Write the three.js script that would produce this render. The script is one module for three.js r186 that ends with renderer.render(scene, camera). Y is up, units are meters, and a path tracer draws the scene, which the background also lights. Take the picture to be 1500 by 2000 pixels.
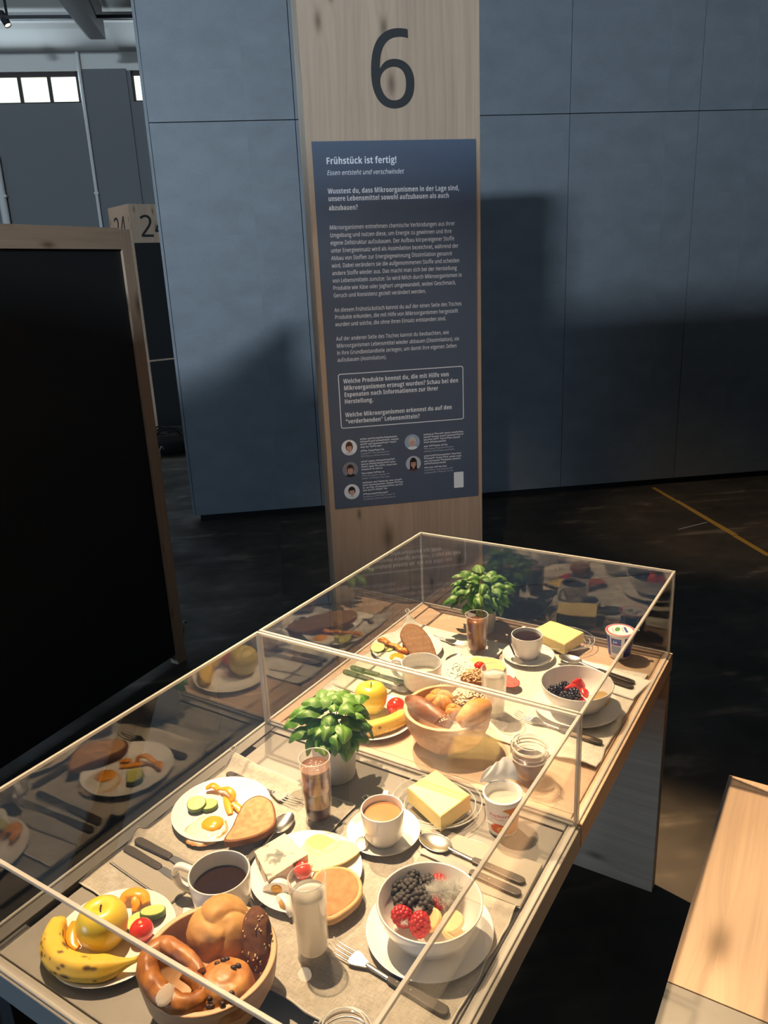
import * as THREE from 'three';
import { RectAreaLightUniformsLib } from 'three/addons/lights/RectAreaLightUniformsLib.js';
import { RoundedBoxGeometry } from 'three/addons/geometries/RoundedBoxGeometry.js';
import { mergeGeometries, mergeVertices } from 'three/addons/utils/BufferGeometryUtils.js';
import { ImprovedNoise } from 'three/addons/math/ImprovedNoise.js';
import { TextGeometry } from 'three/addons/geometries/TextGeometry.js';
import { FontLoader } from 'three/addons/loaders/FontLoader.js';

// ------------------------------------------------------------------ camera, light, exposure
const scene = new THREE.Scene();
scene.background = new THREE.Color(0, 0, 0);
const renderer = new THREE.WebGLRenderer({ antialias: true });
renderer.toneMapping = THREE.LinearToneMapping;
renderer.toneMappingExposure = 1.0;
renderer.shadowMap.enabled = true;
RectAreaLightUniformsLib.init();

const FOCAL = 1511.79;                                   // pixels, for 1500 x 2000
const EYE = new THREE.Vector3(1.0901, 1.7189, 1.1685);
const camera = new THREE.PerspectiveCamera(2 * Math.atan(1000 / FOCAL) * 180 / Math.PI, 0.75, 0.05, 60);
const TURN = new THREE.Matrix4().set(                    // camera axes in the world
  0.850836, -0.120299, 0.511475, 0,
  -0.042997, 0.954232, 0.295960, 0,
  -0.523669, -0.273805, 0.806722, 0,
  0, 0, 0, 1);
camera.quaternion.setFromRotationMatrix(TURN);
camera.position.copy(EYE);
scene.add(camera);

const TOP = 0.74;                                        // table height
function ray(u, v) { return new THREE.Vector3((u - 750) / FOCAL, -(v - 1000) / FOCAL, -1).applyMatrix4(TURN).normalize(); }
function at(u, v, h = 0) {                               // point seen at a pixel, h above the table top
  const d = ray(u, v), k = (TOP + h - EYE.y) / d.y;
  return EYE.clone().addScaledVector(d, k);
}
// the hall stands turned against the table: s along its long wall, t towards the wall behind the photographer
const HALL = 39.3 * Math.PI / 180;
const HE = new THREE.Vector3(Math.cos(HALL), 0, -Math.sin(HALL)), HN = new THREE.Vector3(Math.sin(HALL), 0, Math.cos(HALL));
function hall(s, y, t) { return new THREE.Vector3(HE.x * s + HN.x * t, y, HE.z * s + HN.z * t); }
function atT(u, v, t) { const d = ray(u, v), k = (t - EYE.dot(HN)) / d.dot(HN); const p = EYE.clone().addScaledVector(d, k); return [p.dot(HE), p.y, p.dot(HN)]; }

const WARM = new THREE.Color(1.0, 0.70, 0.39), NEUTRAL = new THREE.Color(1.0, 0.86, 0.70), DAY = new THREE.Color(0.68, 0.85, 1.0), SKYLIGHT = new THREE.Color(0.45, 0.70, 1.0);
const SPOT_TABLE = 70, SPOT_BENCH = 17, SPOT_FLOOR = 12, SPOT_SIGN = 18, DAYLIGHT = 820, DOOR_LIGHT = 20;
// track spots: [position, target, intensity, half angle, blend, colour]
const SPOTS = [
  [[-0.95, 3.55, -1.12], [0.36, 0.74, -0.42], SPOT_TABLE * 1.6, 0.27, 0.5, WARM],
  [[-0.42, 3.55, -0.06], [0.37, 0.74, 0.42], SPOT_TABLE, 0.27, 0.5, WARM],
  [[1.0, 3.55, -2.0], [1.2, 0.45, -0.08], SPOT_BENCH, 0.14, 0.5, WARM],
  [[-0.6, 3.55, -2.6], [0.5, 0, -4.3], SPOT_FLOOR, 0.32, 0.7, WARM],
  [[1.25, 3.9, 2.2], [-0.38, 1.35, -1.34], SPOT_SIGN, 0.17, 0.8, NEUTRAL],
];
const WINDOW_LIGHTS = [[-3.7, 4.2, 8.0, 1.3, 0.3]];      // s, height, t, width, height of the panes
const DOOR = [3.2, 5.6, 2.4];                            // glazed door in the end wall: from t, to t, height

// ------------------------------------------------------------------ helpers
function mulberry(a) { return () => { a |= 0; a = a + 0x6D2B79F5 | 0; let t = Math.imul(a ^ a >>> 15, 1 | a); t = t + Math.imul(t ^ t >>> 7, 61 | t) ^ t; return ((t ^ t >>> 14) >>> 0) / 4294967296; }; }
const rnd = mulberry(20240611);
const rr = (a, b) => a + (b - a) * rnd();
const noise = new ImprovedNoise();
const N3 = (x, y, z) => noise.noise(x + 31.7, y + 17.3, z + 5.1);
const fbm = (x, y, z, o = 4) => { let s = 0, a = 0.5; for (let i = 0; i < o; i++) { s += a * N3(x, y, z); x *= 2.03; y *= 2.03; z *= 2.03; a *= 0.5; } return s; };
const clamp = (x, a = 0, b = 1) => Math.min(b, Math.max(a, x));
const smooth = (a, b, x) => { const t = clamp((x - a) / (b - a)); return t * t * (3 - 2 * t); };
const mix3 = (a, b, t) => [a[0] + (b[0] - a[0]) * t, a[1] + (b[1] - a[1]) * t, a[2] + (b[2] - a[2]) * t];
const V2 = (x, y) => new THREE.Vector2(x, y), V3 = (x, y, z) => new THREE.Vector3(x, y, z);

const taken = new Map();
function numbered(name) { const k = taken.get(name) || 0; taken.set(name, k + 1); return k ? `${name}_${String(k).padStart(3, '0')}` : name; }
function mesh(name, geo, mat, parent) {
  const m = new THREE.Mesh(geo, mat); m.name = name; m.castShadow = m.receiveShadow = true; parent.add(m); return m;
}
function thing(name, label, category, pos, turn = 0, group) {
  const g = new THREE.Group(); g.name = numbered(name); g.userData = { label, category };
  if (group) g.userData.group = group;
  if (pos) g.position.copy(pos); g.rotation.y = turn; scene.add(g); return g;
}
function struct(name, label, category) { const g = new THREE.Group(); g.name = name; g.userData = { label, category, kind: 'structure' }; scene.add(g); return g; }
function one(name, label, category, geo, mat, pos, turn = 0, group) {
  const m = new THREE.Mesh(geo, mat); m.name = numbered(name); m.castShadow = m.receiveShadow = true; m.userData = { label, category };
  if (group) m.userData.group = group;
  if (pos) m.position.copy(pos); m.rotation.y = turn; scene.add(m); return m;
}
function boxG(w, h, d, x = 0, y = 0, z = 0) { const g = new THREE.BoxGeometry(w, h, d); g.translate(x, y, z); return g; }
function rbox(w, h, d, r = 0.003, x = 0, y = 0, z = 0) { const g = new RoundedBoxGeometry(w, h, d, 2, Math.min(r, w / 2.01, h / 2.01, d / 2.01)); g.translate(x, y, z); return g; }
function lathe(pts, seg = 56) { return new THREE.LatheGeometry(pts.map(p => V2(p[0], p[1])), seg); }
function tri(geo) { return geo.index ? geo.toNonIndexed() : geo; }
function merge(list) { return mergeGeometries(list.map(g => { const h = tri(g); for (const k of Object.keys(h.attributes)) if (k !== 'position' && k !== 'normal' && !(k === 'uv')) h.deleteAttribute(k); return h; })); }
function merge2(list) { return mergeGeometries(list.map(g => { const h = tri(g); for (const k of Object.keys(h.attributes)) if (k !== 'position' && k !== 'normal') h.deleteAttribute(k); return h; })); }
function welded(geo) { geo.deleteAttribute('uv'); geo.deleteAttribute('normal'); const g = mergeVertices(geo, 1e-5); g.computeVertexNormals(); return g; }
function blob(rx, ry, rz, detail = 14, deform) {
  const g = welded(new THREE.IcosahedronGeometry(1, detail)), p = g.attributes.position, v = V3();
  for (let i = 0; i < p.count; i++) { v.fromBufferAttribute(p, i); const d = v.clone(); v.set(v.x * rx, v.y * ry, v.z * rz); if (deform) deform(v, d); p.setXYZ(i, v.x, v.y, v.z); }
  g.computeVertexNormals(); return g;
}
function paint(geo, fn) {
  const p = geo.attributes.position, n = geo.attributes.normal, c = new Float32Array(p.count * 3);
  for (let i = 0; i < p.count; i++) { const q = fn(p.getX(i), p.getY(i), p.getZ(i), n.getX(i), n.getY(i), n.getZ(i)); c[3 * i] = clamp(q[0]); c[3 * i + 1] = clamp(q[1]); c[3 * i + 2] = clamp(q[2]); }
  geo.setAttribute('color', new THREE.BufferAttribute(c, 3)); return geo;
}
function sweep(points, radius, seg = 60, radial = 20, closed = false, flat = 1) {   // tube whose radius follows t; flat squashes it in y
  const curve = new THREE.CatmullRomCurve3(points, closed, 'centripetal'), fr = curve.computeFrenetFrames(seg, closed), pos = [], idx = [], n = seg + 1;
  let B = V3(0, 1, 0);
  for (let i = 0; i < n; i++) {
    const t = i / seg, c = curve.getPointAt(Math.min(t, 1)), T = fr.tangents[i], S = V3().crossVectors(T, V3(0, 1, 0)); if (S.lengthSq() < 1e-6) S.set(1, 0, 0); S.normalize();
    B = V3().crossVectors(S, T).normalize();
    for (let j = 0; j < radial; j++) { const a = j / radial * 2 * Math.PI, r = radius(t, a); const q = c.clone().addScaledVector(S, Math.cos(a) * r).addScaledVector(B, Math.sin(a) * r * flat); pos.push(q.x, q.y, q.z); }
  }
  for (let i = 0; i < seg; i++) for (let j = 0; j < radial; j++) { const a = i * radial + j, b = i * radial + (j + 1) % radial, c = a + radial, d = b + radial; idx.push(a, b, c, b, d, c); }
  if (!closed) { const c0 = curve.getPointAt(0), c1 = curve.getPointAt(1), k = pos.length / 3; pos.push(c0.x, c0.y, c0.z, c1.x, c1.y, c1.z); for (let j = 0; j < radial; j++) { idx.push(k, (j + 1) % radial, j); const o = seg * radial; idx.push(k + 1, o + j, o + (j + 1) % radial); } }
  const g = new THREE.BufferGeometry(); g.setAttribute('position', new THREE.Float32BufferAttribute(pos, 3)); g.setIndex(idx); g.computeVertexNormals(); return g;
}
function grid(nu, nv, fn) {                              // open sheet
  const pos = [], uv = [], idx = [];
  for (let i = 0; i <= nu; i++) for (let j = 0; j <= nv; j++) { const q = fn(i / nu, j / nv); pos.push(q[0], q[1], q[2]); uv.push(q[3] ?? i / nu, q[4] ?? j / nv); }
  for (let i = 0; i < nu; i++) for (let j = 0; j < nv; j++) { const a = i * (nv + 1) + j, b = a + 1, c = a + nv + 1, d = c + 1; idx.push(a, b, c, b, d, c); }
  const g = new THREE.BufferGeometry(); g.setAttribute('position', new THREE.Float32BufferAttribute(pos, 3)); g.setAttribute('uv', new THREE.Float32BufferAttribute(uv, 2)); g.setIndex(idx); g.computeVertexNormals(); return g;
}
function slab(outline, h, bevel = 0.002, seg = 3) {      // outline in x, z; lies flat, height h
  const s = new THREE.Shape(outline.map(p => V2(p[0], -p[1])));
  const g = new THREE.ExtrudeGeometry(s, { depth: Math.max(h - 2 * bevel, 1e-4), bevelEnabled: bevel > 0, bevelSize: bevel, bevelThickness: bevel, bevelSegments: seg, curveSegments: 8 });
  g.rotateX(-Math.PI / 2); g.translate(0, bevel, 0); return g;
}
function roundOutline(pts, n = 48) { const c = new THREE.CatmullRomCurve3(pts.map(p => V3(p[0], 0, p[1])), true, 'centripetal'); return c.getPoints(n).slice(0, n).map(p => [p.x, p.z]); }
const std = (o) => new THREE.MeshStandardMaterial(o), phy = (o) => new THREE.MeshPhysicalMaterial(o);
const lin = (r, g, b) => new THREE.Color().setRGB(r, g, b);

// ------------------------------------------------------------------ textures
function dataTex(w, h, fn, srgb = true) {
  const d = new Uint8Array(w * h * 4);
  for (let y = 0; y < h; y++) for (let x = 0; x < w; x++) { const c = fn(x / w, y / h, x, y), k = (y * w + x) * 4; d[k] = clamp(c[0], 0, 255); d[k + 1] = clamp(c[1], 0, 255); d[k + 2] = clamp(c[2], 0, 255); d[k + 3] = 255; }
  const t = new THREE.DataTexture(d, w, h); t.magFilter = THREE.LinearFilter; t.minFilter = THREE.LinearMipmapLinearFilter; t.generateMipmaps = true; t.wrapS = t.wrapT = THREE.RepeatWrapping; if (srgb) t.colorSpace = THREE.SRGBColorSpace; t.needsUpdate = true; return t;
}
// oak laminate, grain along v; covers 1 m x 2 m
const KNOTS = []; { const k = mulberry(77); for (let i = 0; i < 16; i++) KNOTS.push([k(), k(), 0.006 + 0.011 * k()]); }
function oak(u, v) {
  const x = u, y = v * 2;
  let wx = x + 0.03 * N3(x * 3, y * 1.1, 1) + 0.006 * N3(x * 12, y * 3, 2), knot = 0;
  for (const [kx, ky, kr] of KNOTS) { const dx = x - kx, dy = (y - ky * 2) * 0.4, d = Math.hypot(dx, dy) / kr; if (d < 7) { wx += 0.02 * Math.exp(-d * d / 6) * Math.sign(dx || 1); knot = Math.max(knot, Math.exp(-d * d * 0.7)); } }
  const broad = fbm(wx * 9, y * 0.45, 3, 3), fine = fbm(wx * 85, y * 1.6, 7, 3), pore = fbm(wx * 260, y * 7, 11, 2);
  const k = 1 + 0.16 * broad + 0.10 * fine - 0.09 * Math.max(0, pore) - 0.34 * knot;
  return [208 * k, 178 * k * (1 - 0.03 * knot), 150 * k * (1 - 0.08 * knot)];
}
const oakTex = dataTex(512, 1024, oak); oakTex.repeat.set(1, 0.5); oakTex.wrapS = oakTex.wrapT = THREE.MirroredRepeatWrapping;
const oakTurned = oakTex.clone(); oakTurned.rotation = Math.PI / 2; oakTurned.needsUpdate = true;
const linenBump = dataTex(256, 256, (u, v, x, y) => { const k = 128 + 60 * Math.sin(x * Math.PI / 2) * Math.cos(y * Math.PI / 2) + 50 * (N3(x * 0.5, y * 0.08, 1) + N3(x * 0.08, y * 0.5, 4)); return [k, k, k]; }, false); linenBump.repeat.set(10, 10);
const linenTex = dataTex(256, 256, (u, v, x, y) => { const k = 236 + 26 * N3(x * 0.45, y * 0.05, 2) + 26 * N3(x * 0.05, y * 0.45, 9) + 12 * N3(u * 9, v * 9, 3); return [k, k, k]; }); linenTex.repeat.set(6, 6);
const concreteTex = dataTex(1024, 1024, (u, v) => {
  const a = fbm(u * 6, v * 6, 1, 5), b = fbm(u * 40, v * 40, 4, 3), scuff = Math.pow(clamp(0.5 + fbm(u * 9 + 2 * fbm(u * 3, v * 3, 8), v * 30, 6, 4) * 1.5), 6);
  const k = 92 * (1 + 0.55 * a + 0.25 * b) + 70 * scuff; return [k * 1.04, k * 0.95, k * 0.84];
}); concreteTex.repeat.set(0.25, 0.25);
const concreteRough = dataTex(512, 512, (u, v) => { const k = 185 + 110 * fbm(u * 8, v * 8, 21, 4); return [k, k, k]; }, false); concreteRough.repeat.set(0.4, 0.4);
const boardTex = dataTex(256, 512, (u, v) => { const k = 238 + 24 * fbm(u * 5, v * 7, 2, 4) + 9 * fbm(u * 60, v * 60, 5, 2); return [k, k, k]; });
function uvMetres(geo) {                                 // box-like uv in metres from position and face direction
  const g = geo, p = g.attributes.position, n = g.attributes.normal, uv = new Float32Array(p.count * 2);
  for (let i = 0; i < p.count; i++) { const ax = Math.abs(n.getX(i)), ay = Math.abs(n.getY(i)), az = Math.abs(n.getZ(i)); let a, b; if (ay > ax && ay > az) { a = p.getX(i); b = p.getZ(i); } else if (ax > az) { a = p.getZ(i); b = p.getY(i); } else { a = p.getX(i); b = p.getY(i); } uv[2 * i] = a; uv[2 * i + 1] = b; }
  g.setAttribute('uv', new THREE.BufferAttribute(uv, 2)); return g;
}
function shiftUV(geo, a, b) { const u = geo.attributes.uv; for (let i = 0; i < u.count; i++) u.setXY(i, u.getX(i) + a, u.getY(i) + b); return geo; }

// ------------------------------------------------------------------ materials
const M = {
  oak: std({ map: oakTex, roughness: 0.55, color: lin(0.74, 0.745, 0.76) }),
  oakAcross: std({ map: oakTurned, roughness: 0.55, color: lin(0.74, 0.745, 0.76) }),
  greyTop: std({ color: lin(0.27, 0.257, 0.24), roughness: 0.5, map: boardTex }),
  greyEdge: std({ color: lin(0.27, 0.257, 0.24), roughness: 0.55 }),
  black: std({ color: lin(0.014, 0.0145, 0.016), roughness: 0.6 }),
  blackFelt: std({ color: lin(0.006, 0.006, 0.006), roughness: 0.95 }),
  bluePanel: std({ color: lin(0.222, 0.238, 0.26), roughness: 0.55, map: boardTex }),
  wallGrey: std({ color: lin(0.16, 0.162, 0.165), roughness: 0.85 }),
  wallWhite: std({ color: lin(0.62, 0.60, 0.57), roughness: 0.9 }),
  ceilWhite: std({ color: lin(0.55, 0.53, 0.50), roughness: 0.9 }),
  timber: std({ color: lin(0.024, 0.011, 0.008), roughness: 0.6 }),
  floor: std({ map: concreteTex, color: lin(0.36, 0.34, 0.32), roughness: 1, roughnessMap: concreteRough }),
  yellow: std({ color: lin(0.45, 0.26, 0.04), roughness: 0.7 }),
  acrylic: phy({ color: 0xffffff, transmission: 1, thickness: 0, roughness: 0, ior: 1.54 }),
  acrylicEdge: phy({ color: lin(0.70, 0.69, 0.67), transmission: 0.62, thickness: 0, roughness: 0.42, ior: 1.49 }),
  glass: phy({ color: 0xffffff, transmission: 1, thickness: 0, roughness: 0.01, ior: 1.5 }),
  glassRim: phy({ color: lin(0.9, 0.92, 0.92), transmission: 0.7, thickness: 0, roughness: 0.25, ior: 1.5 }),
  china: phy({ color: lin(0.80, 0.79, 0.77), roughness: 0.22, clearcoat: 0.5, clearcoatRoughness: 0.08 }),
  steel: std({ color: lin(0.62, 0.6, 0.57), metalness: 1, roughness: 0.24 }),
  zinc: std({ color: lin(0.5, 0.51, 0.52), metalness: 0.6, roughness: 0.42 }),
  handle: std({ color: lin(0.036, 0.027, 0.022), roughness: 0.45 }),
  bowlWood: std({ map: oakTex, color: lin(0.95, 0.82, 0.68), roughness: 0.5 }),
  linenGrey: std({ color: lin(0.45, 0.42, 0.37), roughness: 0.95, map: linenTex, bumpMap: linenBump, bumpScale: 0.0004 }),
  linenCream: std({ color: lin(0.76, 0.73, 0.66), roughness: 0.95, map: linenTex, bumpMap: linenBump, bumpScale: 0.0003 }),
  paper: std({ color: lin(0.78, 0.78, 0.76), roughness: 0.9, side: THREE.DoubleSide }),
  vc: std({ vertexColors: true, roughness: 0.6 }),
  vcGloss: phy({ vertexColors: true, roughness: 0.35, clearcoat: 0.6, clearcoatRoughness: 0.2 }),
  vcSatin: phy({ vertexColors: true, roughness: 0.5, clearcoat: 0.25, clearcoatRoughness: 0.35 }),
  vcDull: std({ vertexColors: true, roughness: 0.85 }),
  leaf: phy({ vertexColors: true, roughness: 0.5, transmission: 0.2, thickness: 0, side: THREE.DoubleSide }),
  stem: std({ color: lin(0.14, 0.30, 0.05), roughness: 0.6 }),
  soil: std({ color: lin(0.02, 0.013, 0.008), roughness: 1 }),
  milk: phy({ color: lin(0.88, 0.86, 0.80), roughness: 1, transmission: 0.7, thickness: 0 }),
  coffee: phy({ color: lin(0.022, 0.009, 0.006), roughness: 0.06 }),
  latte: phy({ color: lin(0.42, 0.19, 0.08), roughness: 0.18 }),
  cocoa: phy({ color: lin(0.21, 0.075, 0.032), roughness: 0.25 }),
  foam: std({ color: lin(0.13, 0.05, 0.028), roughness: 0.6 }),
  butter: std({ color: lin(0.86, 0.70, 0.30), roughness: 0.5 }),
  yolk: phy({ color: lin(0.88, 0.36, 0.02), roughness: 0.2, clearcoat: 0.8, clearcoatRoughness: 0.1 }),
  rind: std({ color: lin(0.07, 0.14, 0.035), roughness: 0.5 }),
  cuke: phy({ color: lin(0.62, 0.60, 0.18), roughness: 0.4 }),
  tomato: phy({ color: lin(0.62, 0.025, 0.01), roughness: 0.16, clearcoat: 1, clearcoatRoughness: 0.05 }),
  carrot: phy({ color: lin(0.85, 0.30, 0.03), roughness: 0.35, clearcoat: 0.4 }),
  pepper: phy({ color: lin(0.88, 0.36, 0.03), roughness: 0.25, clearcoat: 0.5 }),
  cheese: std({ color: lin(0.86, 0.66, 0.24), roughness: 0.5 }),
  plastic: std({ color: lin(0.82, 0.82, 0.82), roughness: 0.4 }),
  foil: std({ color: lin(0.75, 0.76, 0.78), roughness: 0.32, metalness: 0.5, side: THREE.DoubleSide }),
  jam: phy({ color: lin(0.03, 0.008, 0.012), roughness: 0.2 }),
  seed: std({ color: lin(0.62, 0.46, 0.26), roughness: 0.7 }),
  seedPale: std({ color: lin(0.75, 0.66, 0.5), roughness: 0.7 }),
  raisin: std({ color: lin(0.035, 0.012, 0.008), roughness: 0.5 }),
  ink: std({ color: lin(0.022, 0.022, 0.024), roughness: 0.6 }),
};

// ------------------------------------------------------------------ the hall
const BACK = -10.14, FRONT = 8.0, SIDE_A = -9.0, SIDE_B = 9.0, EAVES = 4.6, RIDGE = 8.4;
function hallMesh(name, label, category, geo, mat) { const m = new THREE.Mesh(geo, mat); m.name = name; m.rotation.y = HALL; m.castShadow = m.receiveShadow = true; m.userData = { label, category, kind: 'structure' }; scene.add(m); return m; }
function hallGroup(name, label, category) { const g = struct(name, label, category); g.rotation.y = HALL; return g; }
{
  const f = uvMetres(boxG(SIDE_B - SIDE_A + 0.6, 0.2, FRONT - BACK + 0.6, 0, -0.1, (FRONT + BACK) / 2));
  hallMesh('floor', 'dark worn concrete floor of the exhibition hall', 'floor', f, M.floor);
  const ceil = hallGroup('ceiling', 'white sloping ceiling high above the grey hall wall', 'ceiling');
  const mid = (BACK + FRONT) / 2, run = (FRONT - BACK) / 2, slope = Math.atan2(RIDGE - EAVES, run), L = Math.hypot(RIDGE - EAVES, run) + 0.25;
  for (const k of [-1, 1]) { const g = boxG(SIDE_B - SIDE_A + 0.6, 0.15, L); g.translate(0, 0.075, 0); g.rotateX(k * slope); g.translate(0, (EAVES + RIDGE) / 2, mid + k * run / 2); mesh('ceiling_slope', g, M.ceilWhite, ceil); }
  const sill = { y0: 4.015, y1: 4.385 };
  // back wall with its window band
  const back = hallGroup('wall_back', 'grey painted hall wall with a white band and high windows', 'wall');
  const wall = (n, s0, s1, y0, y1, t0, t1, m, g) => mesh(n, boxG(s1 - s0, y1 - y0, t1 - t0, (s0 + s1) / 2, (y0 + y1) / 2, (t0 + t1) / 2), m, g);
  wall('lower_wall', SIDE_A, SIDE_B, 0, sill.y0, BACK - 0.25, BACK, M.wallGrey, back);
  wall('upper_wall', SIDE_A, SIDE_B, sill.y1, EAVES + 0.3, BACK - 0.25, BACK, M.wallWhite, back);
  const gaps = [[-4.1, -2.235], [-1.56, 0.3]];
  const piers = [[SIDE_A, -4.1], [-2.235, -1.56], [0.3, SIDE_B]];
  for (const [a, b] of piers) wall('pier', a, b, sill.y0, sill.y1, BACK - 0.25, BACK, M.wallGrey, back);
  wall('pier_face', -2.17, -1.61, 0.2, 4.40, BACK + 0.001, BACK + 0.03, M.wallGrey, back);
  const paneMat = std({ color: lin(0.1, 0.1, 0.1), emissive: new THREE.Color(0.88, 1.0, 0.82), emissiveIntensity: 1.5, roughness: 0.4 });
  let wn = 0;
  function windowBand(s0, s1, y0, y1, t, dir, panes) {
    const w = hallGroup(`window_${++wn}`, wn === 1 ? 'high window with square glowing panes beside the white wall pipe' : wn === 2 ? 'high window partly hidden by the blue panel wall' : 'high window in the wall behind the table', 'window');
    const p = (s1 - s0) / panes, fr = 0.022;
    const fm = M.timber;
    mesh('window_frame', merge([boxG(s1 - s0, 0.055, 0.06, (s0 + s1) / 2, y1 - 0.0275, t), boxG(s1 - s0, 0.02, 0.06, (s0 + s1) / 2, y0 + 0.01, t), boxG(0.03, y1 - y0, 0.06, s0 + 0.015, (y0 + y1) / 2, t), boxG(0.03, y1 - y0, 0.06, s1 - 0.015, (y0 + y1) / 2, t)]), fm, w);
    for (let i = 0; i < panes; i++) {
      mesh('window_pane', boxG(p - 2 * fr, y1 - y0 - 0.075, 0.012, s0 + (i + 0.5) * p, (y0 + y1) / 2 - 0.0175, t - dir * 0.01), paneMat, w);
      if (i) mesh('glazing_bar', boxG(2 * fr, y1 - y0 - 0.075, 0.05, s0 + i * p, (y0 + y1) / 2 - 0.0175, t), fm, w);
    }
    return w;
  }
  gaps.forEach(([a, b]) => windowBand(a, b, sill.y0, sill.y1, BACK - 0.06, 1, a < -3 ? 5.4 | 0 : 5));
  const areaAt = (s, y, t, w, h, power, to, colour = DAY) => { const l = new THREE.RectAreaLight(colour, power, w, h); l.position.copy(hall(s, y, t)); l.lookAt(hall(to[0], to[1], to[2])); scene.add(l); };
  gaps.forEach(([a, b]) => areaAt((a + b) / 2, 4.2, BACK + 0.04, b - a, 0.3, DAYLIGHT * 0.016, [(a + b) / 2, 3.4, 0]));
  // wall behind the photographer, with the windows that light the hall
  const front = hallGroup('wall_front', 'grey hall wall with high windows', 'wall');
  const [D0, D1, DH] = DOOR, W0 = 4.015, W1 = 4.385;
  wall('lower_wall', SIDE_A, SIDE_B, 0, W0, FRONT, FRONT + 0.4, M.wallGrey, front);
  wall('upper_wall', SIDE_A, SIDE_B, W1, EAVES + 0.3, FRONT, FRONT + 0.4, M.wallWhite, front);
  let prev = SIDE_A;
  for (const [s, y, t, w, h] of WINDOW_LIGHTS) {
    wall('pier', prev, s - w / 2, W0, W1, FRONT, FRONT + 0.4, M.wallGrey, front); prev = s + w / 2;
    windowBand(s - w / 2, s + w / 2, W0, W1, FRONT + 0.36, -1, 4);
    areaAt(s, y, FRONT + 0.31, w, h, DAYLIGHT, [s, 3.2, 0]);
  }
  wall('pier', prev, SIDE_B, W0, W1, FRONT, FRONT + 0.4, M.wallGrey, front);
  const left = hallGroup('wall_left', 'grey end wall of the hall with a glazed door', 'wall'), A = SIDE_A;
  wall('wall_part', A - 0.25, A, 0, RIDGE + 0.3, BACK - 0.25, D0, M.wallGrey, left); wall('wall_part', A - 0.25, A, 0, RIDGE + 0.3, D1, FRONT + 0.25, M.wallGrey, left); wall('lintel', A - 0.25, A, DH, RIDGE + 0.3, D0, D1, M.wallGrey, left);
  const door = hallGroup('door_1', 'glazed double door in the end wall', 'door');
  for (const k of [0, 1]) { const a = D0 + k * (D1 - D0) / 2, b = a + (D1 - D0) / 2, x = A - 0.12; mesh('door_frame', merge([boxG(0.06, DH, 0.08, x, DH / 2, a + 0.04), boxG(0.06, DH, 0.08, x, DH / 2, b - 0.04), boxG(0.06, 0.1, b - a, x, DH - 0.05, (a + b) / 2), boxG(0.06, 0.12, b - a, x, 0.06, (a + b) / 2)]), M.timber, door); mesh('window_pane', boxG(0.012, DH - 0.22, b - a - 0.16, x, DH / 2 + 0.01, (a + b) / 2), paneMat, door); mesh('door_handle', boxG(0.12, 0.03, 0.02, x + 0.06, 1.05, k ? a + 0.05 : b - 0.05), M.steel, door); }
  areaAt(A - 0.06, DH / 2, (D0 + D1) / 2, D1 - D0 - 0.3, DH - 0.3, DOOR_LIGHT, [0, DH / 2, (D0 + D1) / 2], SKYLIGHT);
  const side = (name, s) => hallMesh(name, `plain grey ${s < 0 ? 'end' : 'gable'} wall of the hall`, 'wall', boxG(0.25, RIDGE + 0.3, FRONT - BACK + 0.5, s, (RIDGE + 0.3) / 2, (FRONT + BACK) / 2), M.wallGrey);
  side('wall_right', SIDE_B + 0.125);
  // pipes down the back wall
  for (const [s, y1, r, l] of [[-2.19, 4.59, 0.022, 'thin white pipe down the hall wall beside the high window'], [-3.41, 3.4, 0.05, 'thick white pipe on the grey hall wall above the black board']]) {
    const pp = thing('wall_pipe', l, 'pipe', hall(s, 0, BACK + 0.06), HALL);
    mesh('pipe', new THREE.CylinderGeometry(r, r, y1, 16).translate(0, y1 / 2, 0), M.wallWhite, pp);
    for (const y of [1.2, 2.9]) mesh('pipe_clip', boxG(2.6 * r, 0.03, 0.06 + r, 0, y, -0.015), M.wallWhite, pp);
  }
  // roof beam, with its end before the wall
  const be = atT(192, 77, -9.0);
  const bm = thing('roof_beam', 'dark brown timber roof beam below the white ceiling', 'beam', hall(be[0], be[1], -9.0), HALL);
  mesh('beam', boxG(0.17, 0.36, 9.5, 0, 0.18, 4.75), M.timber, bm);
  mesh('beam_batten', boxG(0.02, 0.03, 9.5, -0.10, 0.02, 4.75), M.wallWhite, bm);
  mesh('hanger', boxG(0.06, 0.7, 0.06, 0, 0.6, 0.12), M.timber, bm);
  const pl = thing('ceiling_purlin', 'pale purlin under the ceiling above the high windows', 'beam', hall(0, 4.80, BACK + 0.7), HALL);
  mesh('purlin', boxG(16, 0.09, 0.09), M.ceilWhite, pl);
  // partition made of blue-grey panels
  const part = hallGroup('wall_partition', 'tall partition clad with blue-grey panels behind the pillar', 'wall');
  const s0 = -0.62, tw = -4.04, pw = 0.9375, gap = 0.004;
  mesh('core', boxG(8 * pw - 0.04, 4.3, 0.10, s0 + 4 * pw, 2.2, tw - 0.075), M.blackFelt, part);
  mesh('plinth', boxG(8 * pw - 0.06, 0.06, 0.08, s0 + 4 * pw, 0.03, tw - 0.07), M.blackFelt, part);
  mesh('end_board', uvMetres(boxG(0.018, 4.3, 0.14, s0 - 0.012, 2.2, tw - 0.08)), M.bluePanel, part);
  for (let i = 0; i < 8; i++) for (const [y0, y1] of [[0.05, 2.695], [2.70, 4.35]]) {
    const g = uvMetres(rbox(pw - gap, y1 - y0, 0.019, 0.0012, s0 + (i + 0.5) * pw, (y0 + y1) / 2, tw - 0.0095)); shiftUV(g, i * 0.37, i * 0.21);
    mesh('panel', g, M.bluePanel, part);
  }
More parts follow.
